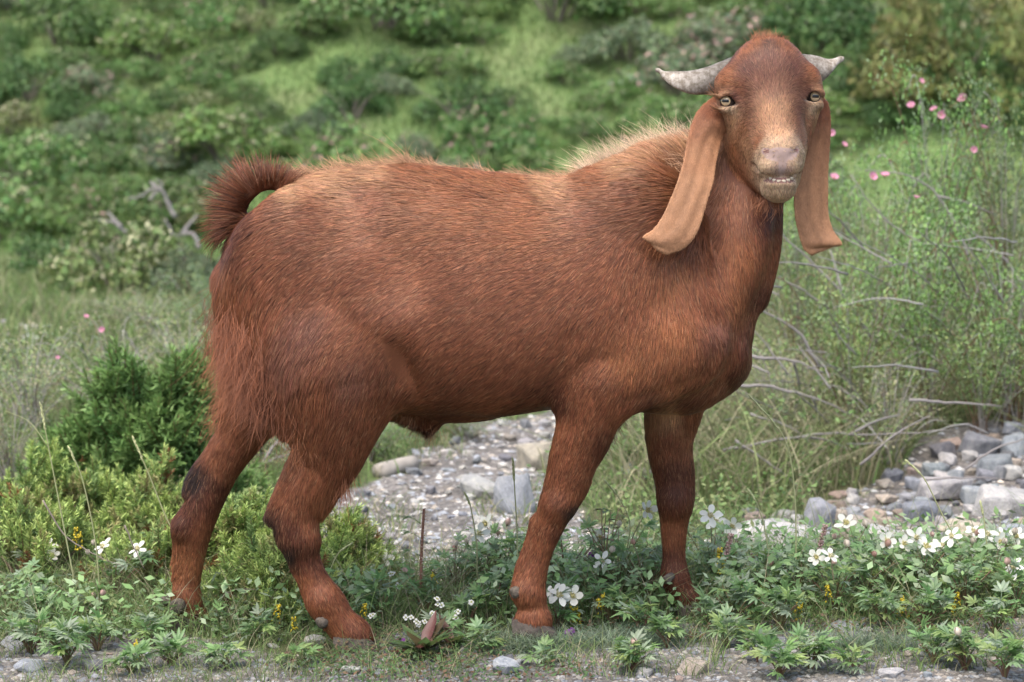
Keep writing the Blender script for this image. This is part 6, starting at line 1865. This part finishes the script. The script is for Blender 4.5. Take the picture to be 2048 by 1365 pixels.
for k, (dx, z) in enumerate(((-.05, top[2] * .72), (-.03, top[2] * .86), (.012, top[2] * .40), (-.012, top[2] * .55))):
    link_mesh("leaf", LEAVES[4], e, (0, 0, z), (0, -.2, 3.1 if dx < 0 else .2), .75)
for px, py, base, lb in ((1643, 1078, 1190, "pink bistort flower spike below the tall tilted slab"), (1455, 1096, 1180, "short pink bistort spike right of the far front shin")):
    c, z = at(px, base, .16); t = P(px + 8, py - 28, .16) - np.array([c[0], c[1], z]); q = P(px - 4, py + 22, .16) - np.array([c[0], c[1], z])
    e = tag(empty("pink_spike", (c[0], c[1], z)), lb, "flower")
    b = MB(); b.tube(catmull([(0, 0, 0), tuple(q * .6 + np.array([.004, 0, 0])), tuple(q), tuple(t)], 9), [.0012] * 9, 5, (.20, .14, .08)); link_mesh("stem", b.mesh("stem", STEMM), e)
    b = MB(); r = random.Random(3)
    for i in range(90):
        u = r.random(); cc = q + (t - q) * u; a = r.uniform(0, 6.28); d = np.array([math.cos(a), math.sin(a), .3]); 
        b.tube([cc, cc + d * .0035, cc + d * .0062], [.0006, .0017, .0008], 4, np.array((.60, .40, .36)) * r.uniform(.6, 1.15))
    link_mesh("spike", b.mesh("spike", WPETM), e)
def rosette(px, py, Y, seed, n, L, label, cols):
    c, z = at(px, py, Y); r = random.Random(seed)
    e = tag(empty("rosette_plant", (c[0], c[1], z)), label, "plant")
    for i in range(n):
        a = r.uniform(0, 6.28); el = r.uniform(.25, 1.5); b = MB()
        leaflet(L * r.uniform(.7, 1.15), L * .27, r.uniform(.05, .35), b, (0, 0, 0), (math.cos(a), math.sin(a), el), (-math.cos(a) * el, -math.sin(a) * el, 1), r.choice(cols))
        link_mesh("leaf", b.mesh("leaf", PLANTM), e)
rosette(845, 1340, -.17, 1, 26, .085, "rosette of long green leaves flushed dark red, right of the near hind hoof", [(.10, .15, .05), (.12, .16, .05), (.15, .06, .05), (.13, .10, .05), (.09, .15, .05)])
rosette(908, 1325, -.14, 2, 14, .065, "smaller reddish-green rosette touching the big one", [(.10, .15, .05), (.14, .07, .05), (.11, .15, .05)])
rosette(1395, 1300, -.12, 3, 8, .03, "tiny rosette with one bright red leaf above the flat tan stone", [(.09, .15, .05), (.10, .16, .05), (.28, .05, .04)])
PURP = flower_meshes(.008, .006, .3, 0, (.23, .06, .30), (.3, .2, .3), .0025)
for px, py, Y, lb in ((800, 1288, -.1, "small purple flower right of the near hind hoof"), (1135, 1268, -.1, "small purple flower right of the near front hoof"), (1188, 1108, .25, "small purple flower high among the plants between the forelegs")):
    c, z = at(px, py, Y); e = tag(empty("purple_flower", (c[0], c[1], z)), lb, "flower"); hh = max(.012, c[2] - z)
    b = MB(); b.tube([(0, 0, 0), (.002, 0, hh * .5), (0, 0, hh)], .0008, 4, (.12, .16, .06)); link_mesh("stem", b.mesh("stem", STEMM), e)
    for k in range(3): add_flower(e, (random.uniform(-.008, .008), random.uniform(-.004, .004), hh + random.uniform(-.008, .006)), (random.uniform(.4, 1.2), random.uniform(-.5, .5), 0), PURP)
TINY = flower_meshes(.0058, .0052, .2, 0, (.74, .74, .70), (.5, .5, .2), .0016)
TWF = [(724, 1228, "the near hind pastern"), (845, 1150, "the spiny stem"), (850, 1300, "the reddish rosette"), (1030, 1190, "the near front dewclaw"), (905, 1240, "the gap between the near hooves")]
for k, (px, py) in enumerate([(815, 1230), (835, 1242), (842, 1246), (870, 1247), (905, 1236), (868, 1228), (935, 1208), (912, 1224), (740, 1233), (968, 1160), (880, 1210), (800, 1172), (785, 1150), (1015, 1135), (880, 1195)]):
    c, z = at(px, py, -.03 if py > 1190 else .15); e = tag(empty("tiny_white_flower", (c[0], c[1], z)), f"tiny white flower {beside(px, py, TWF)}, {('lowest', 'low', 'middling', 'tall')[min(3, int((1255 - py) / 14))]} of its kind", "flower", "tiny white flowers between the near hooves"); hh = max(.015, c[2] - z)
    b = MB(); b.tube([(0, 0, 0), (.003, 0, hh * .6), (0, 0, hh)], .0006, 4, (.13, .17, .07)); link_mesh("stem", b.mesh("stem", STEMM), e)
    for q in range(2): add_flower(e, (random.uniform(-.007, .007), 0, hh + random.uniform(-.006, .004)), (random.uniform(.5, 1.3), random.uniform(-.5, .5), 0), TINY, 1.0, 4)
# young rose shoot with yellowing leaves between the forelegs
c, z = at(1205, 1200, .22); e = tag(empty("rose_seedling", (c[0], c[1], z)), "young rose shoot with yellowing leaves between the forelegs", "plant")
r = random.Random(9); hh = P(1215, 1010, .22)[2] - z
for i in range(6):
    a = r.uniform(0, 6.28); q = r.uniform(.02, .06); b = MB()
    p = catmull([(0, 0, 0), (math.cos(a) * q * .5, math.sin(a) * q * .5, hh * .6), (math.cos(a) * q, math.sin(a) * q, hh * r.uniform(.75, 1))], 8); b.tube(p, np.linspace(.0016, .0008, 8), 5, (.24, .15, .10)); link_mesh("stem", b.mesh("stem", STEMM), e)
    for k in range(6):
        b = MB(); aa = r.uniform(0, 6.28); leaflet(.017, .012, .2, b, (0, 0, 0), (math.cos(aa), math.sin(aa), .2), (0, 0, 1), r.choice([(.22, .20, .05), (.16, .19, .05), (.26, .15, .06), (.12, .17, .05)]))
        link_mesh("leaf", b.mesh("leaf", PLANTM), e, p[r.randrange(3, 8)])
# dry roots and sticks on the ground
for i, (pts, Y, lb) in enumerate([([(430, 1235), (445, 1195), (470, 1180), (510, 1180)], .12, "grey root curling out of the juniper between the hind shins"), ([(450, 1235), (465, 1205), (460, 1180)], .13, "short upright grey stick beside the curled root"), ([(505, 1225), (530, 1205), (545, 1195)], .1, "grey twig right of the curled root"), ([(85, 1000), (130, 1070), (190, 1110), (250, 1135)], .2, "brown bare stem running through the left juniper"),
                                  ([(250, 1050), (270, 1100), (290, 1140)], .2, "dark bare stem in the juniper beside the far hind shin"), ([(1590, 1330), (1612, 1350), (1630, 1364)], -.22, "pale dead root on the gravel at the bottom edge"), ([(1500, 1350), (1540, 1338), (1600, 1345)], -.22, "brown dead stalk lying on the gravel at the bottom"), ([(10, 1240), (40, 1248), (70, 1252)], .02, "thin grey root at the left edge above the slate lump")]):
    branch(pts, .0032 if i < 5 else .004, lb, Y, "dry roots and sticks", "dry_stick", col=(.24, .20, .165))
